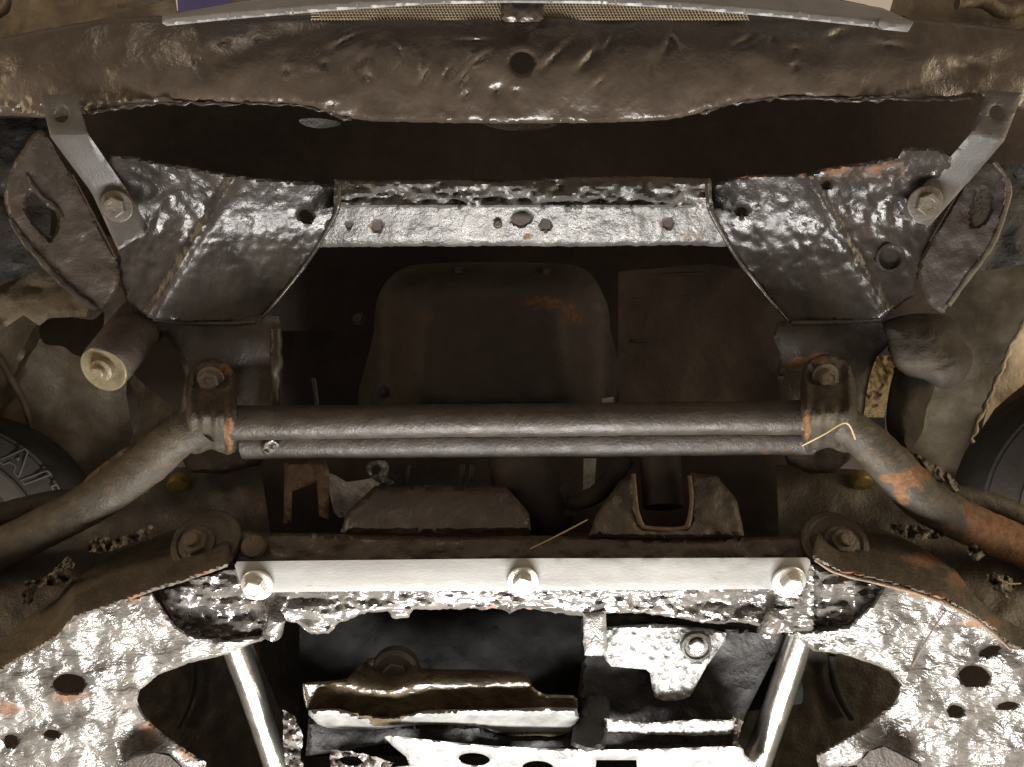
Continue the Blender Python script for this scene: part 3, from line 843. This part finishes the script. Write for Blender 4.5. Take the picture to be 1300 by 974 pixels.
clamp(236, 300, 458, 574, 268, 482, 4, lambda x, y: .95 * max(blob(291, 548, 7, 24)(x, y), .8 * blob(288, 468, 10, 10)(x, y)) + .25, 'grimy saddle clamp on the left end of the bar')
clamp(1016, 1086, 452, 572, 1047, 478, 14, lambda x, y: .95 * max(blob(1024, 540, 7, 22)(x, y), .8 * blob(1040, 457, 16, 6)(x, y)) + .2, 'grimy saddle clamp on the right end of the bar')
tube('steering_rod', [(310, 562, .036, 21), (500, 561, .036, 21), (700, 560, .036, 21), (900, 558, .036, 21), (1030, 557, .036, 21)], 'dark_grime', V, ring=32, sub=20, wob=.03,
     rust=lambda x, y, s: .8 * max(0, 1 - abs(x - 976) / 12), label='dark rod running just below the stabiliser bar')
relief('shiny_lump', [(334, 562), (345, 556), (354, 564), (350, 574), (338, 578), (332, 572)], lambda x, y: .01 + .004 * fbm(x, y, 6, 3), .008, 'undercoat_crumpled', V, smooth=3, res=2.5, round_px=4, round_m=.004, label='small shiny tar lump beside the left clamp')

# ---- brackets between bar and mounting rail
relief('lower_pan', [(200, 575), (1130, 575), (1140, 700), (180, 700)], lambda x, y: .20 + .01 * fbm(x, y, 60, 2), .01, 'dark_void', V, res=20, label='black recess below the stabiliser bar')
lb = relief('square_bracket', [(361, 588), (414, 584), (418, 600), (417, 660), (405, 655), (402, 612), (371, 624), (370, 664), (360, 664)], lambda x, y: .06 + .004 * fbm(x, y, 14, 3), .02, 'rusty_steel', V, res=4, round_px=3, round_m=.003,
       label='rusty square bracket below the left end of the bar')
relief('bell_housing', [(416, 600), (440, 612), (478, 606), (484, 612), (470, 628), (440, 656), (424, 650)], lambda x, y: .13 - .0006 * (y - 600) + .004 * fbm(x, y, 10, 3), .01, 'bare_metal', V, res=5, smooth=2, label='bare grey metal glimpsed behind the dark wedge bracket')
relief('shiny_knuckle', [(464, 594), (472, 586), (488, 585), (494, 594), (492, 606), (500, 612), (496, 618), (484, 614), (470, 606)], lambda x, y: .08 + .006 * fbm(x, y, 6, 9), .012, 'bare_metal', V, holes=[ellipse(478, 596, 6, 5, 0, 12, .2)], smooth=3, res=2.6, round_px=3, round_m=.004, label='small shiny ring-shaped lug under the bar')
for x in (518, 588, 600):
    tube('hanger_pin', [(x, 590, .10, 4), (x - 2, 606, .10, 4), (x - 4, 618, .10, 4)], 'bar_coat', V, ring=10, wob=.1)
relief('wedge_bracket', [(476, 617), (540, 615), (642, 617), (672, 652), (674, 674), (560, 678), (432, 676), (440, 650)],
       lambda x, y: .05 - .00035 * (y - 615) + .0025 * fbm(x, y, 30, 3, 3), .02, 'rail_grime', V, res=6, round_px=7, round_m=.007, jag=.8, label='dark trapezoid bracket on the mounting rail')
tube('gearbox_drum', [(655, 585, .14, 36), (664, 610, .12, 38), (690, 640, .12, 34), (700, 665, .13, 30)], 'oil_pan_paint', V, ring=24, wob=.03, label='dark round drum behind the brackets')
relief('hanger_strap', [(741, 582), (757, 582), (755, 618), (740, 622)], lambda x, y: .08, .004, 'bare_metal', V, res=5, label='short grey vertical strap hanging under the bar')
relief('grey_hook', [(700, 634), (716, 612), (724, 622), (716, 645), (740, 650), (735, 656), (706, 652)], lambda x, y: .10, .006, 'bar_coat', V, res=4, smooth=2, label='dull grey hook beside the hanging strap')
tube('hose', [(724, 640, .085, 8), (742, 636, .075, 10), (760, 625, .08, 12), (782, 600, .10, 12), (792, 585, .12, 12)], 'boot_rubber', V, ring=18, label='black hose curving up beside the notched bracket')
nb = relief('notched_bracket', [(786, 612), (804, 600), (808, 640), (811, 664), (818, 671), (868, 671), (876, 664), (878, 640), (877, 600), (910, 604), (936, 636), (945, 680), (840, 684), (748, 680), (756, 655)],
       lambda x, y: .04 - .0003 * (y - 615) + .003 * fbm(x, y, 16, 3, 3), .024, 'mud_grime', V, res=4.6, round_px=6, round_m=.006, jag=.8, label='bracket with a square rusty-edged notch on the mounting rail')
tube('rusty_edge', [(804, 602, .036, 2.6), (808, 640, .03, 2.8), (813, 662, .026, 3), (824, 671, .024, 3), (866, 671, .024, 3), (875, 660, .026, 3), (878, 632, .032, 2.8), (875, 604, .036, 2.6)], 'rusty_steel', nb, ring=10, wob=.3)
tube('bushing', [(838, 580, .12, 26), (840, 610, .11, 26), (842, 644, .10, 26)], 'oil_pan_paint', nb, ring=20)
for x, y, lab in ((226, 618, 'left'), (1094, 615, 'right')):
    lathe('brass_plug', P(x, y, .12), (.1, .55, -1), [(.013, -.01), (.013, 0), (.011, .003), (.004, .0045)], 'brass', V, 20, label='small yellow brass plug in the dark recess at the %s' % lab)
relief('inner_arm_pocket', [(-240, 780), (-60, 700), (60, 655), (150, 600), (330, 585), (345, 690), (222, 700), (150, 725), (98, 752), (36, 792), (-60, 860), (-240, 930)], lambda x, y: .11 + .0006 * (640 - y) + .006 * fbm(x, y, 40, 3), .01, 'dark_grime', V, res=10, label='dark pocket above the left cam bolt')
relief('inner_arm_pocket', [(985, 590), (1150, 600), (1230, 680), (1360, 725), (1520, 800), (1520, 910), (1360, 840), (1300, 815), (1234, 770), (1200, 730), (1100, 690), (990, 695)], lambda x, y: .11 + .0006 * (640 - y) + .006 * fbm(x, y, 40, 13), .01, 'mud_grime', V, res=10, label='muddy pocket above the right cam bolt')

# ---- outer rods near the wheels
tube('tie_rod', [(115, 620, .10, 13), (95, 634, .10, 15), (60, 640, .10, 16), (-30, 662, .10, 16), (-180, 700, .11, 16)], 'boot_rubber', V, ring=20, wob=.05, label='thin dark tie rod in front of the left tyre')
tube('tie_rod', [(1200, 626, .08, 12), (1225, 632, .08, 15), (1260, 640, .08, 14), (1330, 668, .08, 15), (1480, 712, .09, 15)], 'arm_tube_coat', V, ring=20, wob=.06, label='thin muddy tie rod in front of the right tyre')
relief('arm_blade', [(180, 560), (172, 575), (150, 590), (128, 606), (110, 622), (98, 624), (112, 604), (140, 582), (160, 568)], lambda x, y: .07 + .004 * fbm(x, y, 16, 3), .008, 'mud_grime', V, res=5, smooth=2, rust=lambda x, y: .5, label='narrow rusty blade above the left bar arm')
relief('arm_blade', [(1150, 572), (1180, 585), (1210, 606), (1218, 622), (1200, 628), (1180, 612), (1160, 594)], lambda x, y: .05 + .006 * fbm(x, y * 2, 10, 3), .008, 'mud_grime', V, res=4, smooth=2, label='narrow muddy blade above the right bar arm')
# shredded debris lodged between arm and rail
def crumple(name, pts, d, mat_, par, label, seed):
    return relief(name, pts, lambda x, y: d + .02 * fbm(x, y, 11, seed, 3), .0025, mat_, par, res=2.4, jag=3.5, smooth=2, label=label)
crumple('debris_clump', [(28, 768), (34, 738), (52, 735), (70, 722), (88, 706), (95, 722), (86, 738), (62, 745), (46, 748), (40, 766)], .012, 'debris', V, 'pale shredded debris caught above the left control arm', 4)
crumple('debris_clump', [(112, 700), (120, 684), (150, 682), (180, 672), (196, 668), (192, 684), (166, 690), (140, 700)], .012, 'debris', V, 'flaky debris next to the left cam bolt', 7)
crumple('debris_clump', [(1128, 668), (1150, 665), (1180, 672), (1202, 678), (1180, 686), (1150, 682)], .012, 'debris', V, 'flaky debris next to the right cam bolt', 17)
crumple('debris_clump', [(1228, 700), (1240, 690), (1252, 704), (1240, 714)], .012, 'debris', V, 'small pale scrap under the rusty right arm', 27)
crumple('debris_clump', [(1252, 730), (1270, 728), (1292, 742), (1280, 752), (1286, 762), (1270, 752), (1256, 744)], .012, 'debris', V, 'torn pale scrap beside the right control arm edge', 37)

# ---- mounting rail and the bright mounting bar
relief('mounting_rail', [(285, 668), (330, 676), (430, 678), (560, 682), (700, 680), (850, 684), (960, 682), (1010, 680), (1060, 672), (1050, 716), (1028, 714), (298, 718), (280, 712)],
       lambda x, y: .030 - .0002 * (y - 680) + .0025 * fbm(x, y * 2, 26, 3, 3), .03, 'undercoat_satin', V, res=5.5, round_px=5, round_m=.006, jag=1, rust=lambda x, y: .55 * max(blob(592, 705, 18, 3)(x, y), blob(325, 690, 15, 14)(x, y)),
       label='dark brown mounting rail behind the bright bar')
def slab(name, x0, x1, y0, y1, z0, z1, mat_, par, label):
    v = [Vector((x, y, z)) for z in (z0, z1) for y in (y0, y1) for x in (x0, x1)]
    f = [(0, 1, 3, 2), (4, 6, 7, 5), (0, 4, 5, 1), (2, 3, 7, 6), (0, 2, 6, 4), (1, 5, 7, 3)]
    return finish(name, v, f, mat_, par, None, 30, label)
slab('rail_light_block', -.34, .36, .187, .193, .962, 1.30, 'dark_grime', V, 'dark upright wall added behind the mounting rail to block the lamp')  # wall added to keep the work lamp out of the recess ahead
mb = relief('mounting_bar', [(301, 713), (420, 711.5), (664, 709), (900, 708.5), (1024, 708), (1028, 711), (1029, 716), (1018, 744), (1013, 747.5), (900, 748.5), (664, 749.5), (420, 751), (312, 752.5), (307, 748), (298, 718)],
       lambda x, y: -.034, .006, 'zinc_bar', V, res=9, round_px=1.6, round_m=.0012, sharp=30, label='long flat pale steel mounting bar with three bolts')
bolt(327, 742, -.034, 'zinc_bolt', mb, af=25, h=13, fr=21, fh=5, spin=.52, axis=(-.04, .32, -1))
bolt(664, 737, -.034, 'zinc_bolt', mb, af=24, h=12, fr=20, fh=5, spin=.45, axis=(0, .32, -1))
bolt(1001, 738, -.034, 'zinc_bolt', mb, af=25, h=13, fr=22, fh=5, spin=.60, axis=(.04, .32, -1))

# ---- rear cross member: torn tarred lip under the bar, around the dark openings
def lip_d(x, y):
    d = -.012 + (y - 750) * .00035
    d += .007 * (ridge(x * .35, y, 13, 3) - .2) + .0045 * fbm(x * .7, y, 9, 5, 3)
    if x < 335 or x > 1035:
        d += .010 * fbm(x * .6, y, 18, 7, 2) + .012
    d += .010 * math.exp(-((x - 395) / 45) ** 2 - ((y - 760) / 9) ** 2)
    d += .010 * math.exp(-((x - 920) / 60) ** 2 - ((y - 765) / 10) ** 2)
    return d
relief('rear_cross_member', [(200, 752), (240, 736), (300, 722), (1028, 716), (1065, 728), (1125, 745), (1110, 765), (1076, 794), (1040, 800), (1010, 802), (980, 806), (968, 796), (940, 790), (900, 792), (860, 784), (800, 778), (770, 780), (740, 782), (705, 778), (660, 772), (648, 780), (636, 773), (580, 773), (525, 774), (520, 783), (500, 786), (492, 776), (466, 778), (432, 790), (420, 803), (396, 806), (376, 790), (352, 788), (345, 800), (320, 806), (285, 810), (240, 806), (222, 794)],
       lip_d, .010, 'undercoat_crumpled', V, res=3.6, jag=2.2, round_px=4, round_m=.004, rust=lambda x, y: .8 * max(blob(624, 772, 8, 7)(x, y), blob(672, 774, 4, 4)(x, y)) + .25,
       label='torn shiny tarred lip of the rear cross member below the bar')
for x0, y0, x1, y1 in ((352, 784, 345, 806), (985, 780, 972, 806)):
    tube('lip_stub', [(x0, y0, -.016, 11), (x1, y1, -.010, 12)], 'undercoat_crumpled', V, ring=16, sub=4, wob=.15, label='rounded stub at the %s end of the torn lip' % ('left' if x0 < 600 else 'right'))

# ---- lower control arms: bright flat web, dark rolled edge, cam bolt
def arm_d(seed):
    def f(x, y):
        return -.030 + (y - 750) * .00022 + (x - 190 if x < 650 else 1140 - x) * .0002 + .0022 * (ridge(x * .6, y * 1.2, 16, seed) - .2) + .0014 * fbm(x, y, 9, seed + 2, 2) + .006 * fbm(x, y, 45, seed + 4, 2)
    return f
pit = [ellipse(88, 868, 21, 13, 0, 18, .15), ellipse(65, 932, 9, 6, 0, 10, .3), ellipse(14, 940, 9, 8, 0, 10, .3)]
holeL = catmull([(287, 832), (242, 841), (200, 857), (178, 876), (174, 890), (182, 908), (205, 930), (240, 955), (262, 968)], 4, False) + [(275, 985), (340, 1040), (380, 1040), (340, 940), (300, 850)]
al = relief('lower_control_arm', [(192, 752), (206, 772), (221, 793), (239, 806), (287, 813), (332, 806), (345, 802), (348, 808), (318, 818), (300, 826), (288, 831), (242, 841), (200, 857), (178, 876), (174, 890), (182, 908), (205, 930), (240, 955), (262, 968), (262, 985), (232, 974), (215, 957), (196, 955), (172, 962), (152, 976), (150, 1024), (-60, 1016), (-190, 996), (-240, 966), (-215, 930), (-60, 864), (0, 848), (72, 804), (92, 780), (144, 764)],
       arm_d(3), .012, 'arm_coat', V, holes=pit, res=3.7, jag=1.2, round_px=3.5, round_m=.004,
       rust=lambda x, y: .55 * max(blob(88, 885, 40, 14)(x, y), blob(215, 775, 16, 26)(x, y), blob(190, 925, 18, 26)(x, y), blob(240, 955, 26, 14)(x, y), blob(165, 762, 26, 10)(x, y), blob(10, 900, 30, 20)(x, y)) + .16,
       label='left lower control arm web, bright lumpy tar with a round hole')
def edge_l(x, y):
    t = ((y - 674) * .9 + (x - 230) * .30)          # distance measured across the rolled edge
    yl = np.interp(x, [-200, 0, 73, 93, 145, 194, 239, 289], [934, 853, 810, 786, 769, 751, 737, 720])
    dn = (yl - y)
    return -.035 + (x - 190) * .0002 + (yl - 750) * .00022 + .0011 * max(0, dn - 4) + .000010 * dn * dn + .002 * fbm(x, y, 26, 4, 3)
relief('arm_edge', [(292, 700), (289, 720), (239, 737), (194, 751), (145, 769), (93, 786), (73, 810), (0, 853), (-50, 876), (-190, 932), (-190, 908), (-50, 840), (0, 814), (35, 775), (97, 734), (149, 700), (190, 684), (221, 670), (250, 662), (276, 668), (290, 684)],
       edge_l, .012, 'mud_grime', al, res=3.4, round_px=3, round_m=.002, jag=1.0, rust=lambda x, y: .55 * blob(175, 757, 26, 6)(x, y) + .52 * blob(262, 728, 30, 5)(x, y) + .2)
cbw = lathe('cam_washer', P(262, 688, .024), (0, -.72, -1), [(.036, -.006), (.037, 0), (.035, .003), (.030, .0035), (.028, .0015), (.012, .0015)], 'mud_grime', al, 32, wob=.03)
bolt(250, 690, .020, 'mud_grime', al, af=30, h=9, fr=23, fh=4, axis=(-.1, -.6, -1), spin=.2, stud=7)
lathe('cam_washer', P(322, 694, .016), (.1, -.4, -1), [(.012, -.004), (.013, 0), (.011, .004), (.005, .005)], 'mud_grime', al, 20, wob=.05, rust=.45)
ar = relief('lower_control_arm', [(1124, 739), (1163, 747), (1205, 760), (1244, 781), (1286, 817), (1302, 821), (1360, 854), (1500, 918), (1530, 955), (1480, 990), (1360, 1014), (1170, 1024), (1166, 968), (1140, 955), (1120, 946), (1100, 955), (1088, 972), (1040, 976), (1036, 958), (1044, 954), (1099, 921), (1137, 890), (1142, 868), (1128, 852), (1113, 845), (1071, 831), (1032, 826), (1018, 815), (1000, 806), (1010, 800), (1040, 800), (1076, 795), (1108, 768)],
       arm_d(13), .012, 'arm_coat', V, holes=[ellipse(1236, 858, 20, 13, 4, 18, .12), ellipse(1214, 902, 10, 7, 20, 12, .3), ellipse(1280, 895, 12, 5, -5, 12, .3), ellipse(1258, 826, 13, 6, -15, 12, .3)], res=3.7, jag=1.2, round_px=3.5, round_m=.004,
       rust=lambda x, y: .5 * max(blob(1160, 756, 40, 7)(x, y), blob(1240, 792, 40, 8)(x, y)) + .14, label='right lower control arm web, bright lumpy tar with a round hole')
def edge_r(x, y):
    yl = np.interp(x, [1030, 1065, 1127, 1162, 1203, 1241, 1283, 1340, 1490], [708, 727, 741, 751, 765, 786, 822, 845, 910])
    dn = (yl - y)
    return -.035 + (1140 - x) * .0002 + (yl - 750) * .00022 + .0011 * max(0, dn - 4) + .000010 * dn * dn + .002 * fbm(x, y, 26, 14, 3)
relief('arm_edge', [(1032, 700), (1032, 709), (1065, 727), (1127, 741), (1162, 751), (1203, 765), (1241, 786), (1283, 822), (1300, 826), (1350, 846), (1480, 906), (1480, 880), (1350, 818), (1300, 800), (1256, 776), (1234, 752), (1213, 724), (1168, 694), (1130, 676), (1092, 664), (1060, 660), (1038, 676)],
       edge_r, .012, 'mud_grime', ar, res=3.4, round_px=3, round_m=.002, jag=1.0,
       rust=lambda x, y: .62 * max(blob(1180, 757, 60, 7)(x, y), blob(1080, 728, 22, 5)(x, y), .9 * blob(1175, 710, 40, 16)(x, y), blob(1250, 790, 30, 10)(x, y), .85 * blob(1215, 735, 20, 16)(x, y)) + .22)
tube('rolled_lip', [(1034, 711, -.020, 1.4), (1065, 728, -.024, 2.2), (1127, 743, -.033, 2.4), (1162, 753, -.038, 3.0), (1203, 767, -.042, 2.8), (1241, 788, -.044, 3.0), (1283, 824, -.044, 2.2)], 'rusty_steel', ar, ring=12, wob=.7)
lathe('cam_washer', P(1060, 688, .026), (0, -.72, -1), [(.034, -.006), (.035, 0), (.033, .003), (.028, .0035), (.026, .0015), (.012, .0015)], 'mud_grime', ar, 32, wob=.03)
bolt(1068, 690, .022, 'mud_grime', ar, af=30, h=9, fr=23, fh=4, axis=(.1, -.6, -1), spin=.5, stud=7)
# what shows through the triangular holes
relief('arm_upper_web', [(150, 820), (320, 815), (400, 1010), (180, 1010), (140, 900)], lambda x, y: .22 + .003 * fbm(x, y, 20, 3, 3), .008, 'dark_grime', al, res=7)
tube('web_seam', [(246, 842, .212, 3), (246, 870, .212, 3), (240, 895, .212, 3), (226, 924, .212, 3)], 'black_hollow', al, ring=8)
relief('arm_upper_web', [(1170, 820), (1000, 810), (900, 1010), (1130, 1010), (1180, 900)], lambda x, y: .22 + .003 * fbm(x, y, 20, 13, 3), .008, 'mud_grime', ar, res=7)
tube('web_seam', [(1056, 832, .210, 5), (1058, 860, .210, 5), (1066, 885, .210, 5), (1082, 912, .210, 5)], 'black_hollow', ar, ring=10)
for pts, pr in (([(150, 975), (172, 962), (196, 956), (215, 960), (236, 980), (236, 1010), (150, 1010)], al), ([(1088, 972), (1104, 954), (1122, 948), (1166, 970), (1166, 1010), (1088, 1010)], ar)):
    relief('end_plate', pts, lambda x, y: -.012, .006, 'dark_grime', pr, res=7)
# ---- bright strut tubes
for pts, lb_ in (([(291, 800, .032, 16.5), (299, 822, .036, 16.5), (322, 884, .050, 16), (352, 976, .075, 15), (365, 1016, .086, 15)], 'left'), ([(1020, 797, .032, 16.5), (1014, 814, .036, 16.5), (992, 880, .050, 17), (958, 976, .075, 17.5), (944, 1016, .086, 17.5)], 'right')):
    tube('strut_tube', pts, 'strut_steel', V, ring=32, sub=8, wob=.01, label='shiny bare steel tube slanting out of the bottom edge at the %s' % lb_)

# ---- differential / steering rack housing in the lower opening
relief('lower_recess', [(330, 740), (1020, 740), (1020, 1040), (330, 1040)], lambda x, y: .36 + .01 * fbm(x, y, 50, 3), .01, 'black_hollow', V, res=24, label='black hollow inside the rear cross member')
relief('driveline_case', [(380, 790), (470, 770), (700, 765), (745, 790), (745, 960), (380, 960)], lambda x, y: .17 + .012 * fbm(x, y, 40, 8) + .00025 * abs(x - 560), .02, 'shade_black', V, res=9, label='dim driveline casing inside the lower opening')
tube('driveline_shaft', [(770, 890, .11, 26), (850, 880, .11, 28), (950, 872, .11, 28), (1010, 866, .11, 26)], 'shade_black', V, ring=24, wob=.04, label='dim shaft in the hollow behind the cast casing')
def diff_d(x, y):
    hump = 10 * math.exp(-((x - 490) / 34) ** 2)
    yy = y - hump
    if yy < 902:
        t = max(0, min(1, (yy - 838) / 64))
        d = .075 - .062 * math.sin(min(1, t * 2.1) * math.pi / 2) + .035 * max(0, t - .48) + .0012 * math.sin(y * .20 + .01 * x)
        d += .003 * fbm(x, y, 24, 2, 3)
    else:
        d = .000 + .0011 * (yy - 902) + .001 * fbm(x, y, 30, 2)
    return d
df = relief('differential_housing', [(384, 872), (392, 866), (440, 862), (468, 836), (520, 832), (536, 848), (600, 850), (664, 854), (676, 872), (694, 882), (728, 883), (734, 896), (728, 922), (716, 936), (690, 941), (650, 938), (628, 930), (610, 922), (540, 921), (470, 922), (420, 922), (400, 914), (388, 896)],
       diff_d, .03, 'cast_iron', V, res=3.8, smooth=2, round_px=4, round_m=.004, label='oily brown differential housing in the lower opening')
relief('pan_flange', [(392, 902), (430, 900), (458, 908), (500, 912), (540, 902), (640, 900), (732, 899), (726, 926), (714, 939), (690, 943), (645, 939), (626, 929), (600, 921), (540, 920), (470, 926), (415, 924), (398, 914)],
       lambda x, y: -.006 + .0006 * (y - 900) + .00003 * max(0, y - 905) ** 2 + .0008 * fbm(x, y, 40, 5, 2), .01, 'pan_steel', df, res=3.8, smooth=2, round_px=6, round_m=.008)
lathe('plug_boss', P(502, 853, .062), (0, .15, -1), [(.026, -.01), (.025, .0), (.021, .004), (.012, .005)], 'dark_grime', df, 28)
bolt(502, 853, .058, 'dark_grime', df, af=28, h=10, fr=0, name='drain_plug', axis=(0, .15, -1), spin=.5)

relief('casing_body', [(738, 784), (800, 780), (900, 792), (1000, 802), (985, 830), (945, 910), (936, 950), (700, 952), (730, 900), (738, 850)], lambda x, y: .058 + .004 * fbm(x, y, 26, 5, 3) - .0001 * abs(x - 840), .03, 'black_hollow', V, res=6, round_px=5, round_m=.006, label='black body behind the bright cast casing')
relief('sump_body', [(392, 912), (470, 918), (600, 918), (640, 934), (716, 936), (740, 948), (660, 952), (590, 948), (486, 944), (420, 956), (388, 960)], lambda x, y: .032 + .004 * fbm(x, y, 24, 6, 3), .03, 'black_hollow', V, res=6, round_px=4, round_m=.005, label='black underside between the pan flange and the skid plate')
# ---- alloy gearbox block with hex plug, post and fin
gb = relief('gearbox_casing', [(742, 800), (771, 796), (830, 792), (880, 796), (922, 804), (914, 822), (897, 846), (886, 866), (876, 884), (856, 890), (832, 886), (826, 862), (820, 850), (776, 846), (766, 832), (744, 830)],
       lambda x, y: .010 + (y - 800) * .00028 +   .0030 * fbm(x, y, 9, 4, 3) - .004 * math.exp(-((math.hypot(x - 884, y - 821) - 22) / 3) ** 2), .04, 'alloy_cast', V, res=3.8, smooth=2, round_px=5, round_m=.006, label='bright pitted cast casing with a hexagon plug')
lathe('plug_ring', P(884, 821, .006), (0, .2, -1), [(.0155, -.003), (.0155, .002), (.013, .003), (.0115, .001), (.006, .001)], 'dark_grime', gb, 28)
bolt(884, 821, .004, 'bare_metal', gb, af=19, h=6, fr=0, name='hexagon_plug', axis=(0, .2, -1), spin=.3)
relief('casing_post', [(740, 778), (769, 776), (771, 826), (764, 833), (742, 832)], lambda x, y: -.006 + .001 * fbm(x, y, 14, 3), .03, 'bare_metal', V, res=5, round_px=3, round_m=.003, label='pale upright post between the two lower openings')
relief('casing_fin', [(756, 833), (768, 831), (776, 838), (774, 880), (768, 950), (724, 946), (738, 900), (744, 866)], lambda x, y: .10 - (y - 831) * .00097 + .002 * fbm(x, y, 14, 3), .012, 'black_hollow', V, res=5, smooth=2, round_px=5, round_m=.006, label='black tapering fin below the pale post')
def band(y0):
    return lambda x, y: .004 + (y - y0) * .0006 + .0032 * (ridge(x, y, 9, 4) - .2) + .002 * fbm(x, y, 6, 7)
relief('lower_band', [(768, 912), (800, 916), (830, 918), (870, 914), (900, 914), (934, 914), (928, 932), (890, 934), (800, 932), (768, 930)], band(912), .02, 'alloy_cast', V, res=3.4, jag=1.5, round_px=3, round_m=.003, label='bright ragged ledge right of the black fin')
relief('ledge_strip', [(776, 884), (936, 882), (940, 912), (772, 912)], lambda x, y: .07 + .003 * fbm(x, y, 20, 3), .01, 'shade_black', V, res=7, rust=lambda x, y: .6 * blob(900, 904, 22, 4)(x, y), label='dark brown strip above the bright ledge')
# ---- unseen shield added just out of the picture: it shades the hollow from the lamp
relief('lamp_shield', [(-350, 1026), (1650, 1026), (1650, 1400), (-350, 1400)], lambda x, y: .05 + .004 * fbm(x, y, 60, 3), .01, 'dark_grime', V, res=30, label='unseen dark sheet added behind the skid plate to block the lamp')
# ---- bottom skid plate with slots
relief('skid_plate', catmull([(488, 936), (530, 938), (590, 944), (660, 949), (771, 952), (860, 950), (930, 948), (945, 958), (940, 1010), (420, 1010), (428, 975), (520, 972)], 3),
       lambda x, y: -.004 + (y - 940) * .00045 + .0008 * fbm(x, y, 20, 3) + (.003 * (ridge(x, y, 8, 5)) if x > 820 or x < 560 else 0), .006, 'pan_steel', V, res=4,
       holes=[ellipse(602, 964, 20, 8, 4, 20), ellipse(683, 975, 20, 9, 2, 20), [(757, 965), (808, 965), (810, 990), (755, 990)]], round_px=2.5, round_m=.002, label='bright steel skid plate edge with oval slots at the bottom')
relief('torn_plate', [(420, 952), (446, 954), (480, 962), (500, 968), (490, 985), (420, 985)], lambda x, y: .0 + .006 * fbm(x, y, 9, 5), .006, 'undercoat_crumpled', V, res=3.4, jag=2, holes=[ellipse(446, 966, 16, 6, 5, 12, .3)], label='torn shiny sheet at the bottom left of the skid plate')
relief('side_scrap', [(360, 900), (372, 908), (384, 930), (382, 960), (386, 980), (366, 985), (360, 950)], lambda x, y: .02 + .01 * fbm(x, y, 10, 5), .006, 'undercoat_crumpled', V, res=3.4, jag=2.5, label='shiny crumpled scrap right of the left strut tube')
relief('side_scrap', [(930, 910), (944, 915), (936, 940), (946, 955), (938, 985), (926, 985), (930, 950)], lambda x, y: .02 + .01 * fbm(x, y, 10, 15), .006, 'undercoat_crumpled', V, res=3.4, jag=2, label='shiny crumpled scrap left of the right strut tube')

# ------------------------------------------------------------------ loose straws caught in the underbody
def straw(pts, label, mat_='straw'):
    o = tube('dry_straw' if mat_ == 'straw' else 'twig', pts, mat_, None, ring=6, sub=5, wob=.1)
    o['label'] = label
    o['category'] = mat_
straw([(673, 697, .018, .9), (700, 684, .012, 1.0), (746, 660, .006, .9)], 'dry yellow straw lying across the dark rail above the bar\'s middle bolt')
straw([(1018, 566, -.052, 1.1), (1045, 552, -.056, 1.2), (1074, 537, -.05, 1.0), (1086, 558, -.045, 1.0)], 'bent dry straw caught on the clamp at the bar\'s right end')
straw([(1158, 846, -.016, 1.4), (1180, 806, -.030, 1.3), (1200, 776, -.038, 1.0)], 'thin dark twig lying on the bright right control arm', 'twig')
straw([(1268, 736, .0, 1.0), (1280, 741, -.004, 1.1), (1296, 741, -.004, .9)], 'short curled straw below the rusty right bar arm')
